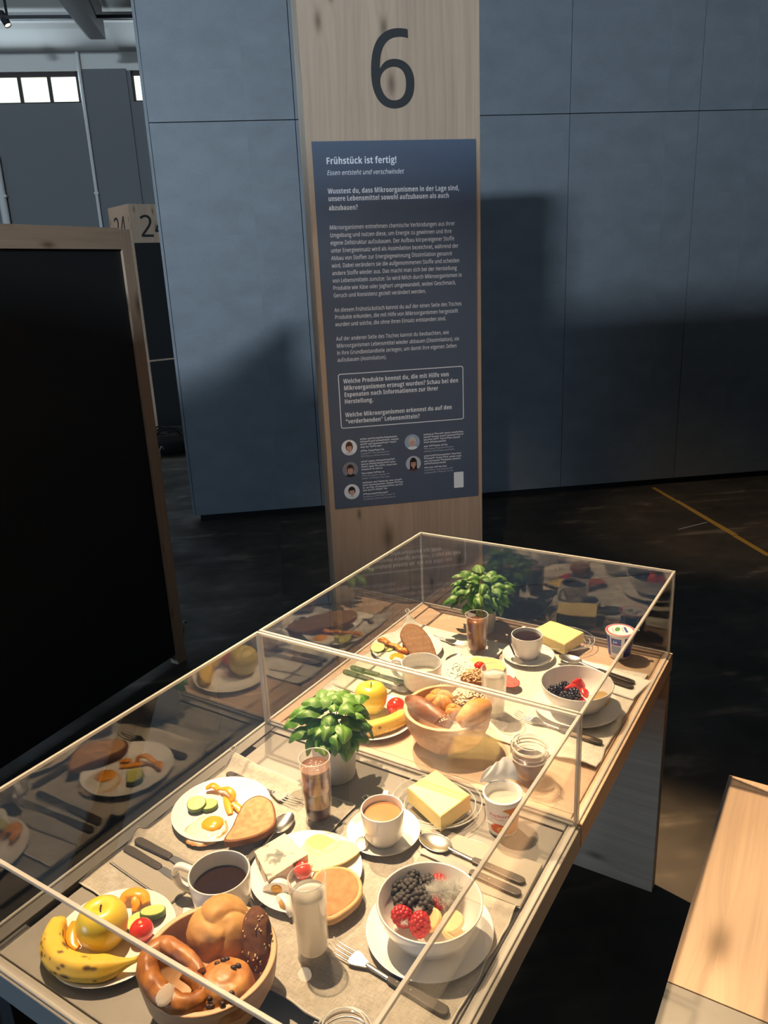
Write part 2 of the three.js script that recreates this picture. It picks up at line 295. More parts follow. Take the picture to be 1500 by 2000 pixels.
  // partitions of other exhibits, behind the photographer
  for (const [a, b, h, t, n, l] of [[-3.4, -1.66, 2.82, 3.0, 'wall_exhibit', 'partition behind the photographer'], [-1.64, 8.6, 3.0, 3.0, 'wall_exhibit_tall', 'taller partition behind the photographer']])
    hallMesh(n, l, 'wall', boxG(b - a, h, 0.12, (a + b) / 2, h / 2, t), M.bluePanel);
}
// floor markings
{
  const a = V3(-0.25, 0, -4.94), b = V3(1.7, 0, -2.44), L = a.distanceTo(b);
  const line = thing('floor_line', 'worn yellow line painted on the concrete floor', 'floor marking', a.clone().lerp(b, 0.5), Math.atan2(b.x - a.x, b.z - a.z));
  let z = -L / 2; while (z < L / 2) { const l = Math.min(rr(0.12, 0.4), L / 2 - z); mesh('paint_stretch', boxG(rr(0.03, 0.045), 0.0012, l, rr(-0.004, 0.004), 0.0006, z + l / 2), M.yellow, line); z += l + rr(0.0, 0.012); }
}

{
  const fl = (u, v) => at(u, v, -TOP), a = fl(1325, 1034), b = fl(1381, 1020), m = a.clone().lerp(b, 0.5);
  one('floor_scratch', 'thin pale scratch on the floor beside the yellow line', 'floor marking', boxG(0.006, 0.0008, a.distanceTo(b), 0, 0.0004, 0), M.wallWhite, V3(m.x, 0.0002, m.z), Math.atan2(b.x - a.x, b.z - a.z));
}

// ------------------------------------------------------------------ track spots
function spotlight(name, label, pos, target, power, angle, blend, size = 1, colour = WARM) {
  const t = thing(name, label, 'spotlight', pos), dir = target.clone().sub(pos).normalize();
  const head = new THREE.Quaternion().setFromUnitVectors(V3(0, -1, 0), dir), add = (n, g, m) => { g.applyQuaternion(head); return mesh(n, g, m, t); };
  add('lamp_body', lathe([[0.0, 0.17], [0.036, 0.17], [0.04, 0.165], [0.04, 0.012], [0.036, 0.010], [0.036, 0.03], [0, 0.03]].map(([r, y]) => [r * size, y * size]), 28), M.black);
  add('lamp_lens', new THREE.CylinderGeometry(0.035 * size, 0.035 * size, 0.004, 28).translate(0, 0.026 * size, 0), std({ color: lin(0.2, 0.2, 0.2), emissive: new THREE.Color(1, 0.8, 0.55), emissiveIntensity: 3 }));
  mesh('lamp_bracket', boxG(0.02 * size, 0.20 * size, 0.02 * size, 0, 0.19 * size, 0), M.black, t);
  const l = new THREE.SpotLight(colour, power, 0, angle, blend, 2); l.position.copy(pos).addScaledVector(dir, 0.02); l.target.position.copy(target); l.castShadow = true; l.shadow.radius = 1.6; scene.add(l, l.target);
  return t;
}
const spotNames = ['black track spotlight above the wooden table', 'black track spotlight above the grey table', 'black track spotlight above the bench', 'black track spotlight above the floor by the partition', 'black track spotlight aimed at the pillar with the text panel'];
SPOTS.forEach(([p, q, k, a, b, c], i) => spotlight('track_spotlight', spotNames[i], V3(...p), V3(...q), k, a, b, 1, c));
{
  const t = -8.6, a = atT(0, 37, t), b = atT(250, 30, t), y = (a[1] + b[1]) / 2;
  const tr = thing('lighting_track', 'black lighting track across the hall below the ceiling', 'track', hall(0, y, t), HALL);
  mesh('track', boxG(9, 0.035, 0.035, -2.2, 0, 0), M.black, tr);
  for (const s of [-6, -3.4, -0.4]) mesh('track_hanger', boxG(0.01, 0.9, 0.01, s, 0.46, 0), M.black, tr);
  const c = atT(17, 52, t), p = hall(c[0], c[1] + 0.0, t);
  spotlight('track_spotlight', 'black track spotlight with a glowing lens hanging before the hall wall', p, p.clone().add(hall(0.5, -1.0, 0.25)), 6, 0.35, 0.6, 1);
}

// ------------------------------------------------------------------ pillar with number and sign
const font = await new FontLoader().loadAsync('fonts/droid/droid_sans_regular.typeface.json');
function digits(text, height, depth = 0.002) {
  const g = new TextGeometry(text, { font, size: 1, depth: depth, curveSegments: 12, bevelEnabled: false }); g.computeBoundingBox(); const b = g.boundingBox, k = height / (b.max.y - b.min.y);
  g.translate(-(b.max.x + b.min.x) / 2, -(b.max.y + b.min.y) / 2, 0); g.scale(k, k, 1); return g;
}
function pillarShell(p, w, d, h) {                        // origin: middle of the front face on the floor, front towards +z
  const th = 0.019;
  mesh('front_panel', shiftUV(uvMetres(rbox(w, h, th, 0.001, 0, h / 2, -th / 2)), 0.5, 0.3), M.oak, p);
  mesh('core', boxG(w - 0.03, h - 0.02, d - 0.04, 0, h / 2 - 0.005, -d / 2), M.blackFelt, p);
  for (const k of [-1, 1]) mesh('side_panel', shiftUV(uvMetres(rbox(th, h, d - th - 0.004, 0.001, k * (w / 2 - th / 2), h / 2, -th - 0.004 - (d - th - 0.004) / 2)), 0.3, 0.4), M.oak, p);
  mesh('top_panel', uvMetres(boxG(w - 2 * th - 0.002, th, d - th - 0.01, 0, h - th / 2 - 0.004, -d / 2 - 0.01)), M.oak, p);
}
const signCanvas = (() => {
  const W = 909, H = 2048, c = document.createElement('canvas'); c.width = W; c.height = H; const x = c.getContext('2d');
  x.fillStyle = '#525e72'; x.fillRect(0, 0, W, H); x.fillStyle = '#f3f6fc'; x.textBaseline = 'alphabetic';
  const put = (s, u, v, size, style = '', to = null) => { x.font = `${style} ${size}px sans-serif`; if (to) { const w = x.measureText(s).width, k = (to - u) * W / w; x.save(); x.translate(u * W, v * H); x.scale(k, 1); x.fillText(s, 0, 0); x.restore(); } else x.fillText(s, u * W, v * H); };
  put('Frühstück ist fertig!', 0.078, 0.0551, 46, 'bold', 0.506);
  put('Essen entsteht und verschwindet', 0.078, 0.0815, 33, 'italic', 0.545);
  put('Wusstest du, dass Mikroorganismen in der Lage sind,', 0.078, 0.1265, 35, 'bold', 0.893);
  put('unsere Lebensmittel sowohl aufzubauen als auch', 0.078, 0.1455, 35, 'bold', 0.827);
  put('abzubauen?', 0.078, 0.1682, 35, 'bold', 0.256);
  const body = ['Mikroorganismen entnehmen chemische Verbindungen aus ihrer', 'Umgebung und nutzen diese, um Energie zu gewinnen und ihre', 'eigene Zellstruktur aufzubauen. Der Aufbau körpereigener Stoffe', 'unter Energieeinsatz wird als Assimilation bezeichnet, während der', 'Abbau von Stoffen zur Energiegewinnung Dissimilation genannt', 'wird. Dabei verändern sie die aufgenommenen Stoffe und scheiden', 'andere Stoffe wieder aus. Das macht man sich bei der Herstellung', 'von Lebensmitteln zunutze: So wird Milch durch Mikroorganismen in', 'Produkte wie Käse oder Joghurt umgewandelt, wobei Geschmack,', 'Geruch und Konsistenz gezielt verändert werden.', null,
    'An diesem Frühstückstisch kannst du auf der einen Seite des Tisches', 'Produkte erkunden, die mit Hilfe von Mikroorganismen hergestellt', 'wurden und solche, die ohne ihren Einsatz entstanden sind.', null,
    'Auf der anderen Seite des Tisches kannst du beobachten, wie', 'Mikroorganismen Lebensmittel wieder abbauen (Dissimilation), sie', 'in ihre Grundbestandteile zerlegen, um damit ihre eigenen Zellen', 'aufzubauen (Assimilation).'];
  x.font = '30px sans-serif'; const k0 = (0.902 - 0.075) * W / x.measureText(body[7]).width;
  body.forEach((s, i) => { if (s) put(s, 0.075, 0.2165 + i * 0.01953, 30, '', 0.075 + k0 * x.measureText(s).width / W); });
  x.strokeStyle = '#f3f6fc'; x.lineWidth = 5; x.beginPath(); x.roundRect(0.075 * W, 0.603 * H, 0.825 * W, 0.1548 * H, 12); x.stroke();
  const q = ['Welche Produkte kennst du, die mit Hilfe von', 'Mikroorganismen erzeugt wurden? Schau bei den', 'Exponaten nach Informationen zur ihrer', 'Herstellung.', null, 'Welche Mikroorganismen erkennst du auf den', '"verderbenden" Lebensmitteln?'];
  x.font = 'bold 36px sans-serif'; const k1 = (0.868 - 0.105) * W / x.measureText(q[1]).width;
  q.forEach((s, i) => { if (s) { x.font = 'bold 36px sans-serif'; put(s, 0.105, 0.6295 + i * 0.0194, 36, 'bold', 0.105 + k1 * x.measureText(s).width / W); } });
  // small portraits and their captions
  const faces = [[0.119, 0.8164, '#f2f4f8', '#5a3a2c', '#d8a892', '#d9dbe4', 1], [0.118, 0.8826, '#8d8a92', '#3a2c2a', '#d09f8c', '#26262c', 0], [0.12, 0.9501, '#e8edf4', '#1e1a1c', '#d2ab9c', '#dfe4ec', 0], [0.544, 0.8152, '#9fb0c8', '#c8c6c4', '#d8ab9a', '#e6ebf2', 0], [0.547, 0.8807, '#b9c0cc', '#1c171a', '#cf9c88', '#5a3a40', 2]];
  const rad = 0.052 * W;
  for (const [u, v, bg, hair, skin, coat, style] of faces) {
    const cx = u * W, cy = v * H; x.save(); x.beginPath(); x.arc(cx, cy, rad, 0, 7); x.clip(); x.fillStyle = bg; x.fillRect(cx - rad, cy - rad, 2 * rad, 2 * rad);
    x.fillStyle = coat; x.beginPath(); x.ellipse(cx, cy + rad * 1.05, rad * 0.8, rad * 0.5, 0, 0, 7); x.fill();
    x.fillStyle = hair; x.beginPath(); x.ellipse(cx, cy - rad * 0.12, rad * 0.46, rad * (style ? 0.66 : 0.56), 0, 0, 7); x.fill(); if (style === 2) x.fillRect(cx - rad * 0.46, cy - rad * 0.1, rad * 0.92, rad * 0.8);
    x.fillStyle = skin; x.fillRect(cx - rad * 0.13, cy + rad * 0.3, rad * 0.26, rad * 0.35); x.beginPath(); x.ellipse(cx, cy + rad * 0.08, rad * 0.33, rad * 0.45, 0, 0, 7); x.fill();
    x.fillStyle = hair; x.beginPath(); x.ellipse(cx, cy - rad * 0.34, rad * 0.36, rad * 0.18, -0.1, 0, 7); x.fill();
    x.fillStyle = '#4a3434'; for (const e of [-1, 1]) { x.beginPath(); x.arc(cx + e * rad * 0.13, cy + rad * 0.02, 2.2, 0, 7); x.fill(); } x.fillStyle = '#a8605a'; x.fillRect(cx - rad * 0.1, cy + rad * 0.27, rad * 0.2, 3); x.restore();
  }
  // captions too small to read: strokes the length of the words
  const cr = mulberry(5); x.fillStyle = '#f3f6fc';
  for (const [u, v, w] of [[0.194, 0.7962, 0.255], [0.192, 0.8638, 0.25], [0.195, 0.928, 0.29], [0.623, 0.798, 0.273], [0.622, 0.8633, 0.27]])
    for (let l = 0; l < 7; l++) {
      const bold = l < 5 && l !== 4, y = (v + l * 0.0079 + (l > 3 ? 0.004 : 0)) * H, end = w * (l === 3 ? 0.55 : l === 4 ? 0.6 : l > 4 ? 0.75 : 0.92 + 0.08 * cr()); let p = 0; x.globalAlpha = bold || l === 4 ? 0.95 : 0.7;
      while (p < end) { const ww = Math.min(0.012 + 0.04 * cr(), end - p); for (let q2 = 0; q2 < ww; q2 += 0.0075) x.fillRect((u + p + q2) * W, y - (bold || l === 4 ? 7.5 : 6) - (cr() < 0.2 ? 3 : 0), 4.6, bold || l === 4 ? 8 : 5.5); p += ww + 0.007; }
    }
  x.globalAlpha = 1; x.fillStyle = '#f3f6fc'; x.beginPath(); x.roundRect(0.827 * W, 0.919 * H, 0.068 * W, 0.0495 * H, 5); x.fill();
  return c;
})();
const signTex = new THREE.CanvasTexture(signCanvas); signTex.colorSpace = THREE.SRGBColorSpace; signTex.anisotropy = 8;
{
  const TH = 42.5 * Math.PI / 180, ex = V3(Math.cos(TH), 0, -Math.sin(TH)), P0 = V3(-0.2442, 0, -1.4726);
  const pos = P0.clone().addScaledVector(ex, -0.1965);
  const p = thing('exhibit_pillar', 'pale oak pillar with a large black numeral and a dark text panel', 'pillar', pos, TH);
  pillarShell(p, 0.61, 0.20, 2.62);
  mesh('numeral', digits('6', 0.239).translate(0.001, 2.3657, 0), M.ink, p).userData.label = 'black numeral 6';
  const sg = mesh('text_panel', boxG(0.575, 1.295, 0.003, 0.001, 1.5003, 0.0015), [M.ink, M.ink, M.ink, M.ink, std({ map: signTex, roughness: 0.5, color: lin(0.95, 0.95, 0.95) }), M.ink], p); sg.userData.label = 'dark blue-grey panel with white German text';
}
{
  const c = atT(250, 399, -7.88), rot = HALL + 0.56, cpos = hall(c[0], 0, c[2]);
  const w = 0.6, exx = V3(Math.cos(rot), 0, -Math.sin(rot));
  const p = thing('exhibit_pillar', 'oak pillar with the number 24 on two faces, behind the black board', 'pillar', cpos.clone().addScaledVector(exx, w / 2), rot);
  pillarShell(p, w, 0.6, 2.56);
  mesh('numeral', digits('24', 0.235).translate(-0.02, 2.33, 0), M.ink, p);
  mesh('numeral', digits('24', 0.235).rotateY(-Math.PI / 2).translate(-w / 2, 2.33, -0.3), M.ink, p);
  mesh('text_panel', boxG(0.575, 1.3, 0.003, 0, 1.5, 0.0015), M.black, p);
  mesh('lower_panel', boxG(0.575, 0.80, 0.003, 0, 0.43, 0.0015), M.black, p); mesh('base_strip', boxG(0.6, 0.03, 0.004, 0, 0.015, 0.002), M.steel, p);
}
// things on the floor far behind the board
{
  const cb = thing('cable_coil', 'loose coil of black cable on the floor behind the board', 'cable', V3(-5.75, 0, -5.0));
  const pts = []; for (let i = 0; i <= 60; i++) { const a = i / 60 * Math.PI * 7, r = 0.12 + 0.05 * Math.sin(a * 0.37); pts.push(V3(Math.cos(a) * r + 0.16 * Math.sin(i / 60 * 5), 0.012 + 0.02 * (1 + Math.sin(a * 0.5)) + 0.05 * Math.abs(Math.sin(a / 2)), Math.sin(a) * r)); }
  mesh('cable', sweep(pts, () => 0.009, 240, 8), M.black, cb);
  const bg = thing('equipment_bag', 'black soft equipment bag on the floor by the cable coil', 'bag', V3(-5.05, 0, -4.4), 0.6);
  mesh('bag_body', blob(0.26, 0.1, 0.17, 8, (v, d) => { v.y = Math.max(v.y, -0.09) + 0.09; v.x *= 1 + 0.08 * N3(d.x * 3, d.y * 3, d.z * 3); }), M.blackFelt, bg);
  mesh('bag_strap', sweep([V3(-0.15, 0.16, 0), V3(-0.08, 0.24, 0.02), V3(0.06, 0.25, 0.02), V3(0.14, 0.16, 0)], () => 0.012, 24, 8), M.blackFelt, bg);
}
// black board in an oak frame
{
  const TH = 95 * Math.PI / 180, L = 2.0, hgt = 1.93;
  const b = thing('framed_board', 'large black board in an oak frame standing beside the table', 'board', V3(-1.51, 0, -1.12), TH);
  mesh('frame_post', uvMetres(rbox(0.056, hgt - 0.003, 0.045, 0.001, -0.028, (hgt - 0.003) / 2, -0.0225)), M.oak, b);
  mesh('frame_post', shiftUV(uvMetres(rbox(0.056, hgt - 0.003, 0.045, 0.001, -L + 0.028, (hgt - 0.003) / 2, -0.0225)), 0.4, 0), M.oak, b);
  mesh('frame_rail', uvMetres(rbox(L - 0.114, 0.08, 0.045, 0.001, -L / 2, hgt - 0.04, -0.0225)), M.oakAcross, b);
  mesh('board_panel', boxG(L - 0.112, hgt - 0.13, 0.012, -L / 2, 0.05 + (hgt - 0.13) / 2, -0.018), M.black, b);
  mesh('frame_back', boxG(L, hgt - 0.05, 0.004, -L / 2, hgt / 2, -0.047), M.black, b);
  for (const y of [0.15, 0.99]) {
    const hk = mesh('hook', sweep([V3(0.0, y - 0.03, -0.01), V3(0.012, y - 0.03, -0.01), V3(0.014, y + 0.02, -0.01), V3(0.03, y + 0.035, -0.01), V3(0.04, y + 0.02, -0.01)], () => 0.004, 30, 8), M.steel, b); hk.userData.label = 'small bright metal hook';
  }
}

// ------------------------------------------------------------------ tables, cases, benches
const CASE_W = 0.74, FAR_Z = -0.745, NEAR_Z = 0.7213, CASE_H = 0.230;
function table(name, label, z0, z1, top, edge, panelEnd, slot) {
  const t = thing(name, label, 'table', V3(0, 0, 0)), rim = 0.034, g = 0.003, th = 0.05, D = z1 - z0, zc = (z0 + z1) / 2;
  const strip = (w, d, x, z) => mesh('top_strip', uvMetres(rbox(w, th, d, 0.0015, x, TOP - th / 2, z)), edge, t);
  strip(rim, D - 0.004, rim / 2, zc); strip(0.022, D - 0.004, CASE_W - 0.007, zc);
  strip(CASE_W - rim - 0.022, 0.022, (rim + CASE_W - 0.018) / 2, z0 + 0.013); strip(CASE_W - rim - 0.022, 0.022, (rim + CASE_W - 0.018) / 2, z1 - 0.013);
  mesh('top_board', uvMetres(rbox(CASE_W - 0.018 - rim - 2 * g - (slot ? 0.013 : 0), th - 0.002, D - 0.048 - 2 * g, 0.0015, (rim + CASE_W - 0.018 + (slot ? 0.013 : 0)) / 2, TOP - 0.001 - th / 2, zc)), top, t);
  mesh('under_board', boxG(CASE_W - 0.02, 0.012, D - 0.02, CASE_W / 2, TOP - th - 0.007, zc), M.blackFelt, t);
  if (slot) { mesh('vent_slot', boxG(0.012, 0.006, 0.556, rim + 0.0075, TOP - 0.008, 0.366), M.blackFelt, t); for (const [a, b] of [[z0 + 0.024, 0.088], [0.644, z1 - 0.024]]) mesh('slot_end', boxG(0.012, th - 0.004, b - a, rim + 0.0075, TOP - 0.002 - th / 2, (a + b) / 2), top, t); }
  const pe = panelEnd;
  if (slot) for (const x of [0.04, CASE_W - 0.04]) mesh('leg', rbox(0.04, TOP - th - 0.014, 0.04, 0.002, x, (TOP - th - 0.014) / 2, pe - 0.02), M.black, t);
  else mesh('end_panel', uvMetres(rbox(CASE_W - 0.002, TOP - th - 0.014, 0.036, 0.0015, CASE_W / 2 + 0.003, (TOP - th - 0.014) / 2, pe)), edge, t);
  mesh('apron', boxG(0.02, 0.06, D - 0.1, 0.12, TOP - th - 0.045, zc), M.black, t); mesh('apron', boxG(0.02, 0.06, D - 0.1, CASE_W - 0.12, TOP - th - 0.045, zc), M.black, t);
  return t;
}
table('display_table', 'oak table with one end panel, under the case with the blue yoghurt pot', FAR_Z - 0.006, -0.001, M.oakAcross, M.oakAcross, FAR_Z + 0.015, false);
table('display_table', 'grey table with a black vent slot, joined to the oak table', 0.001, NEAR_Z + 0.006, M.greyTop, M.greyEdge, NEAR_Z - 0.015, true);
function showcase(label, z0, z1) {
  const c = thing('display_case', label, 'display case', V3(CASE_W / 2, TOP + 0.0005, (z0 + z1) / 2), 0, 'clear acrylic hoods'), w = CASE_W - 0.006, d = z1 - z0, h = CASE_H, e = 0.006;
  mesh('top_pane', boxG(w - 2 * e, 0.002, d - 2 * e, 0, h - e / 2, 0), M.acrylic, c);
  for (const k of [-1, 1]) {
    mesh('side_pane', boxG(0.002, h - e, d - 2 * e, k * (w / 2 - e / 2), (h - e) / 2, 0), M.acrylic, c);
    mesh('end_pane', boxG(w - 2 * e, h - e, 0.002, 0, (h - e) / 2, k * (d / 2 - e / 2)), M.acrylic, c);
    mesh('polished_edge', rbox(e, e, d - 0.0002, 0.0012, k * (w / 2 - e / 2), h - e / 2, 0), M.acrylicEdge, c);
    mesh('polished_edge', rbox(w - 2 * e, e, e, 0.0012, 0, h - e / 2, k * (d / 2 - e / 2)), M.acrylicEdge, c);
    for (const j of [-1, 1]) mesh('polished_edge', rbox(e, h - e, e, 0.0012, k * (w / 2 - e / 2), (h - e) / 2, j * (d / 2 - e / 2)), M.acrylicEdge, c);
    mesh('polished_edge', rbox(w - 2 * e, 0.003, e, 0.0008, 0, 0.0015, k * (d / 2 - e / 2)), M.acrylicEdge, c);
    mesh('polished_edge', rbox(e, 0.003, d - 2 * e, 0.0008, k * (w / 2 - e / 2), 0.0015, 0), M.acrylicEdge, c);
  }
  return c;
}
showcase('clear acrylic hood over the oak table', FAR_Z, -0.002);
showcase('clear acrylic hood over the grey table', 0.002, NEAR_Z);
function bench(label, z0, z1, top, side) {
  const b = thing('bench', label, 'bench', V3(0.909 + 0.2, 0, (z0 + z1) / 2)), d = z1 - z0;
  mesh('seat', shiftUV(uvMetres(rbox(0.4, 0.04, d, 0.0015, 0, 0.43, 0)), 0.55, 0.8), top, b);
  for (const k of [-1, 1]) mesh('side_panel', uvMetres(rbox(0.03, 0.409, d - 0.01, 0.0015, k * 0.17, 0.2045, 0)), side, b);
}
bench('oak bench block beside the oak table', -0.713, -0.019, M.oak, M.oak);
bench('grey bench block joined to the oak bench', -0.017, 0.69, M.greyTop, M.greyEdge);

// ------------------------------------------------------------------ cloths
function placemat(name, label, x0, x1, z0, z1, mat, lift, group) {
  const th = 0.0016, nu = 60, nv = 60, f = (x, z) => 0.0003 + th + Math.max(0, lift ? lift(x, z) : 0) + 0.0004 * (1 + N3(x * 30, z * 30, 3));
  const wob = (q, k) => 0.004 * N3(q * 9, k, 2);
  const P = (u, v, dy) => { const z = z0 + (z1 - z0) * v + wob(u, 7 + v * 3), x = x0 + (x1 - x0) * u + wob(v * 1.3, 2 + u * 5); return [x, TOP + f(x, z) + dy, z, x, z]; };
  const top = grid(nu, nv, (u, v) => P(u, 1 - v, 0)), bot = grid(nu, nv, (u, v) => P(u, v, -th));
  const rimPts = []; for (let i = 0; i <= nu; i++) rimPts.push([i / nu, 0]); for (let i = 1; i <= nv; i++) rimPts.push([1, i / nv]); for (let i = 1; i <= nu; i++) rimPts.push([1 - i / nu, 1]); for (let i = 1; i <= nv; i++) rimPts.push([0, 1 - i / nv]);
  const hem = sweep(rimPts.filter((_, i) => i % 2 === 0).map(([u, v]) => { const q = P(clamp(u, 0.004, 0.996), clamp(v, 0.004, 0.996), -0.0004); return V3(q[0], q[1], q[2]); }), () => 0.0014, 240, 6, true);
  const m = thing(name, label, 'placemat', V3(0, 0, 0), 0, group);
  mesh('cloth', merge([top, bot]), mat, m); mesh('hem', hem, M.linenCream, m); return m;
}
const bump = (d, w) => Math.exp(-d * d / (w * w));
placemat('placemat', 'grey-brown linen placemat under the egg plate and black mug on the grey table', 0.040, 0.352, 0.150, 0.548, M.linenGrey, (x, z) => 0.016 * bump(z - 0.152, 0.016) * bump(x - 0.04, 0.05) + 0.010 * bump(z - 0.160, 0.014) * bump(x - 0.15, 0.09) + 0.02 * bump(x - 0.04, 0.012) * bump(z - 0.415, 0.014), 'linen placemats');
placemat('placemat', 'grey-brown linen placemat under the soup plate and fork on the grey table', 0.360, 0.716, 0.128, 0.560, M.linenGrey, (x, z) => 0.010 * bump(z - 0.246, 0.010) * smooth(0.60, 0.72, x) + 0.022 * bump(z - 0.556, 0.02) * bump(x - 0.50, 0.12), 'linen placemats');
placemat('placemat', 'cream linen placemat under the sliced brown bread on the oak table', 0.036, 0.350, -0.600, -0.165, M.linenCream, (x, z) => 0.02 * bump(z + 0.60, 0.025) * bump(x - 0.036, 0.03) + 0.006 * bump(x - 0.036, 0.012), 'cream placemats');
placemat('placemat', 'cream linen placemat under the berry bowl on the oak table', 0.362, 0.716, -0.605, -0.175, M.linenCream, (x, z) => 0.008 * bump(z + 0.18, 0.012) * bump(x - 0.68, 0.05), 'cream placemats');
function napkin(label, c, turn, w, d, mat) {
  const n = thing('napkin', label, 'napkin', c, turn);
  for (let k = 0; k < 2; k++) mesh('napkin_layer', rbox(w - k * 0.006, 0.0012, d - k * 0.004, 0.0005, k * 0.002, 0.0006 + k * 0.0014, 0), mat, n);
}
const NEARN = 'beyond the mouldy berries', MAT = 0.0035;                                       // what stands on a mat stands this far above the table
napkin('white folded paper napkin under the spoon and knife on the oak table', V3(0.625, TOP + MAT + 0.0006, -0.535), -0.16, 0.2, 0.105, M.paper);
napkin('cream folded napkin under the two knife handles on the oak table', V3(0.115, TOP + MAT + 0.0006, -0.245), -0.1, 0.16, 0.10, M.linenCream);
napkin('grey-brown linen napkin under the spoon and knife '+NEARN, V3(0.622, TOP + MAT + 0.0004, 0.184), 0.02, 0.196, 0.108, M.linenGrey);
napkin('grey folded napkin under the two knife handles on the grey table', V3(0.14, TOP + MAT + 0.0006, 0.455), -0.1, 0.17, 0.085, M.linenGrey);

// ------------------------------------------------------------------ tableware
const on = (x, z, h = 0) => V3(x, TOP + h, z);
const NEAR = 'on the grey table', FARR = 'on the oak table';
function plateGeo(r, h = 0.014) { return lathe([[0, 0.002], [r * 0.55, 0.002], [r * 0.58, 0], [r * 0.62, 0], [r * 0.66, 0.003], [r * 0.85, h * 0.55], [r * 0.985, h - 0.002], [r, h - 0.0008], [r * 0.995, h], [r * 0.97, h], [r * 0.84, h * 0.62], [r * 0.7, 0.006], [r * 0.5, 0.005], [0, 0.005]]); }
function plate(label, x, z, r, h = MAT) { return one('plate', label, 'plate', plateGeo(r), M.china, on(x, z, h)); }
plate('white plate holding the fried egg and grey bread slice ' + NEAR, 0.138, 0.293, 0.094);
plate('white plate holding the banana and apple ' + NEAR, 0.196, 0.598, 0.095, 0.0008);
plate('white plate holding the blue cheese and tomato ' + NEAR, 0.378, 0.343, 0.096);
plate('white plate under the bowl of mouldy berries ' + NEAR, 0.619, 0.349, 0.098);
plate('white plate holding the egg, cucumber and brown bread ' + FARR, 0.122, -0.442, 0.096);
plate('white plate holding the banana and apple ' + FARR, 0.222, -0.115, 0.096, 0.0008);
plate('white plate holding the cheese and salami ' + FARR, 0.352, -0.392, 0.094);
plate('white plate under the bowl of fresh berries ' + FARR, 0.612, -0.372, 0.098);
function bowlGeo(r, h, th = 0.004) { return lathe([[0, 0.002], [r * 0.40, 0.002], [r * 0.42, 0], [r * 0.47, 0], [r * 0.5, 0.004], [r * 0.75, h * 0.25], [r * 0.92, h * 0.62], [r, h - 0.001], [r - th * 0.4, h], [r - th, h - 0.001], [r * 0.92 - th, h * 0.64], [r * 0.73 - th * 0.5, h * 0.28], [r * 0.45, th + 0.004], [0, th + 0.003]]); }
const soupNear = one('soup_bowl', 'white bowl of mouldy berries and banana slices', 'bowl', bowlGeo(0.0805, 0.066), M.china, on(0.623, 0.353, MAT + 0.005));
const soupFar = one('soup_bowl', 'white bowl of fresh blackberries and strawberries', 'bowl', bowlGeo(0.082, 0.062), M.china, on(0.610, -0.374, MAT + 0.005));
function saucer(label, x, z) { return one('saucer', label, 'saucer', plateGeo(0.067, 0.012), M.china, on(x, z, MAT)); }
saucer('white saucer under the cup of milky coffee', 0.441, 0.195); saucer('white saucer under the cup of black coffee', 0.424, -0.552);
function cup(name, label, x, z, base, r, h, turn, liquid, fill, handleR) {
  const c = thing(name, label, 'cup', on(x, z, base), turn), w = 0.0032;
  mesh('cup_body', lathe([[0, 0.002], [r * 0.62, 0.002], [r * 0.64, 0], [r * 0.7, 0.001], [r * 0.78, 0.006], [r * 0.9, h * 0.22], [r * 0.965, h * 0.55], [r, h - 0.0012], [r - w * 0.4, h], [r - w, h - 0.001], [r * 0.965 - w, h * 0.55], [r * 0.88 - w, h * 0.22], [r * 0.7, 0.008], [0, 0.007]]), M.china, c);
  mesh('handle', sweep([V3(r * 0.93, h * 0.82, 0), V3(r + handleR * 0.75, h * 0.86, 0), V3(r + handleR, h * 0.62, 0), V3(r + handleR * 0.8, h * 0.35, 0), V3(r * 0.90, h * 0.24, 0)], (t, a) => 0.0042 + 0.0016 * Math.abs(Math.cos(a)) + (handleR > 0.025 ? 0.0012 : 0), 30, 12), M.china, c);
  mesh('drink', lathe([[0, h * fill], [r * 0.955 * (0.93 + 0.07 * fill) - w, h * fill], [r * 0.95 * (0.93 + 0.07 * fill) - w, h * fill - 0.004], [0, h * fill - 0.004]], 48), liquid, c);
  return c;
}
cup('coffee_cup', 'small white cup of milky coffee ' + NEAR, 0.450, 0.209, MAT + 0.0055, 0.0385, 0.066, 2.0, M.latte, 0.8, 0.02);
cup('coffee_cup', 'small white cup of black coffee ' + FARR, 0.420, -0.551, MAT + 0.0055, 0.0405, 0.062, 2.1, M.coffee, 0.86, 0.02);
cup('mug', 'large white mug of black tea with its handle turned to the knives', 0.300, 0.464, MAT, 0.0495, 0.070, 3.35, M.coffee, 0.62, 0.037);
cup('mug', 'large white mug beside the yellow apple ' + FARR, 0.252, -0.292, MAT, 0.0495, 0.070, 3.2, M.milk, 0.5, 0.03);
one('tea_tag', 'small white paper tag beside the mug of black tea', 'tag', rbox(0.022, 0.0012, 0.026, 0.0004, 0, 0.0006, 0), M.paper, on(0.262, 0.502, MAT + 0.0005), 0.7);
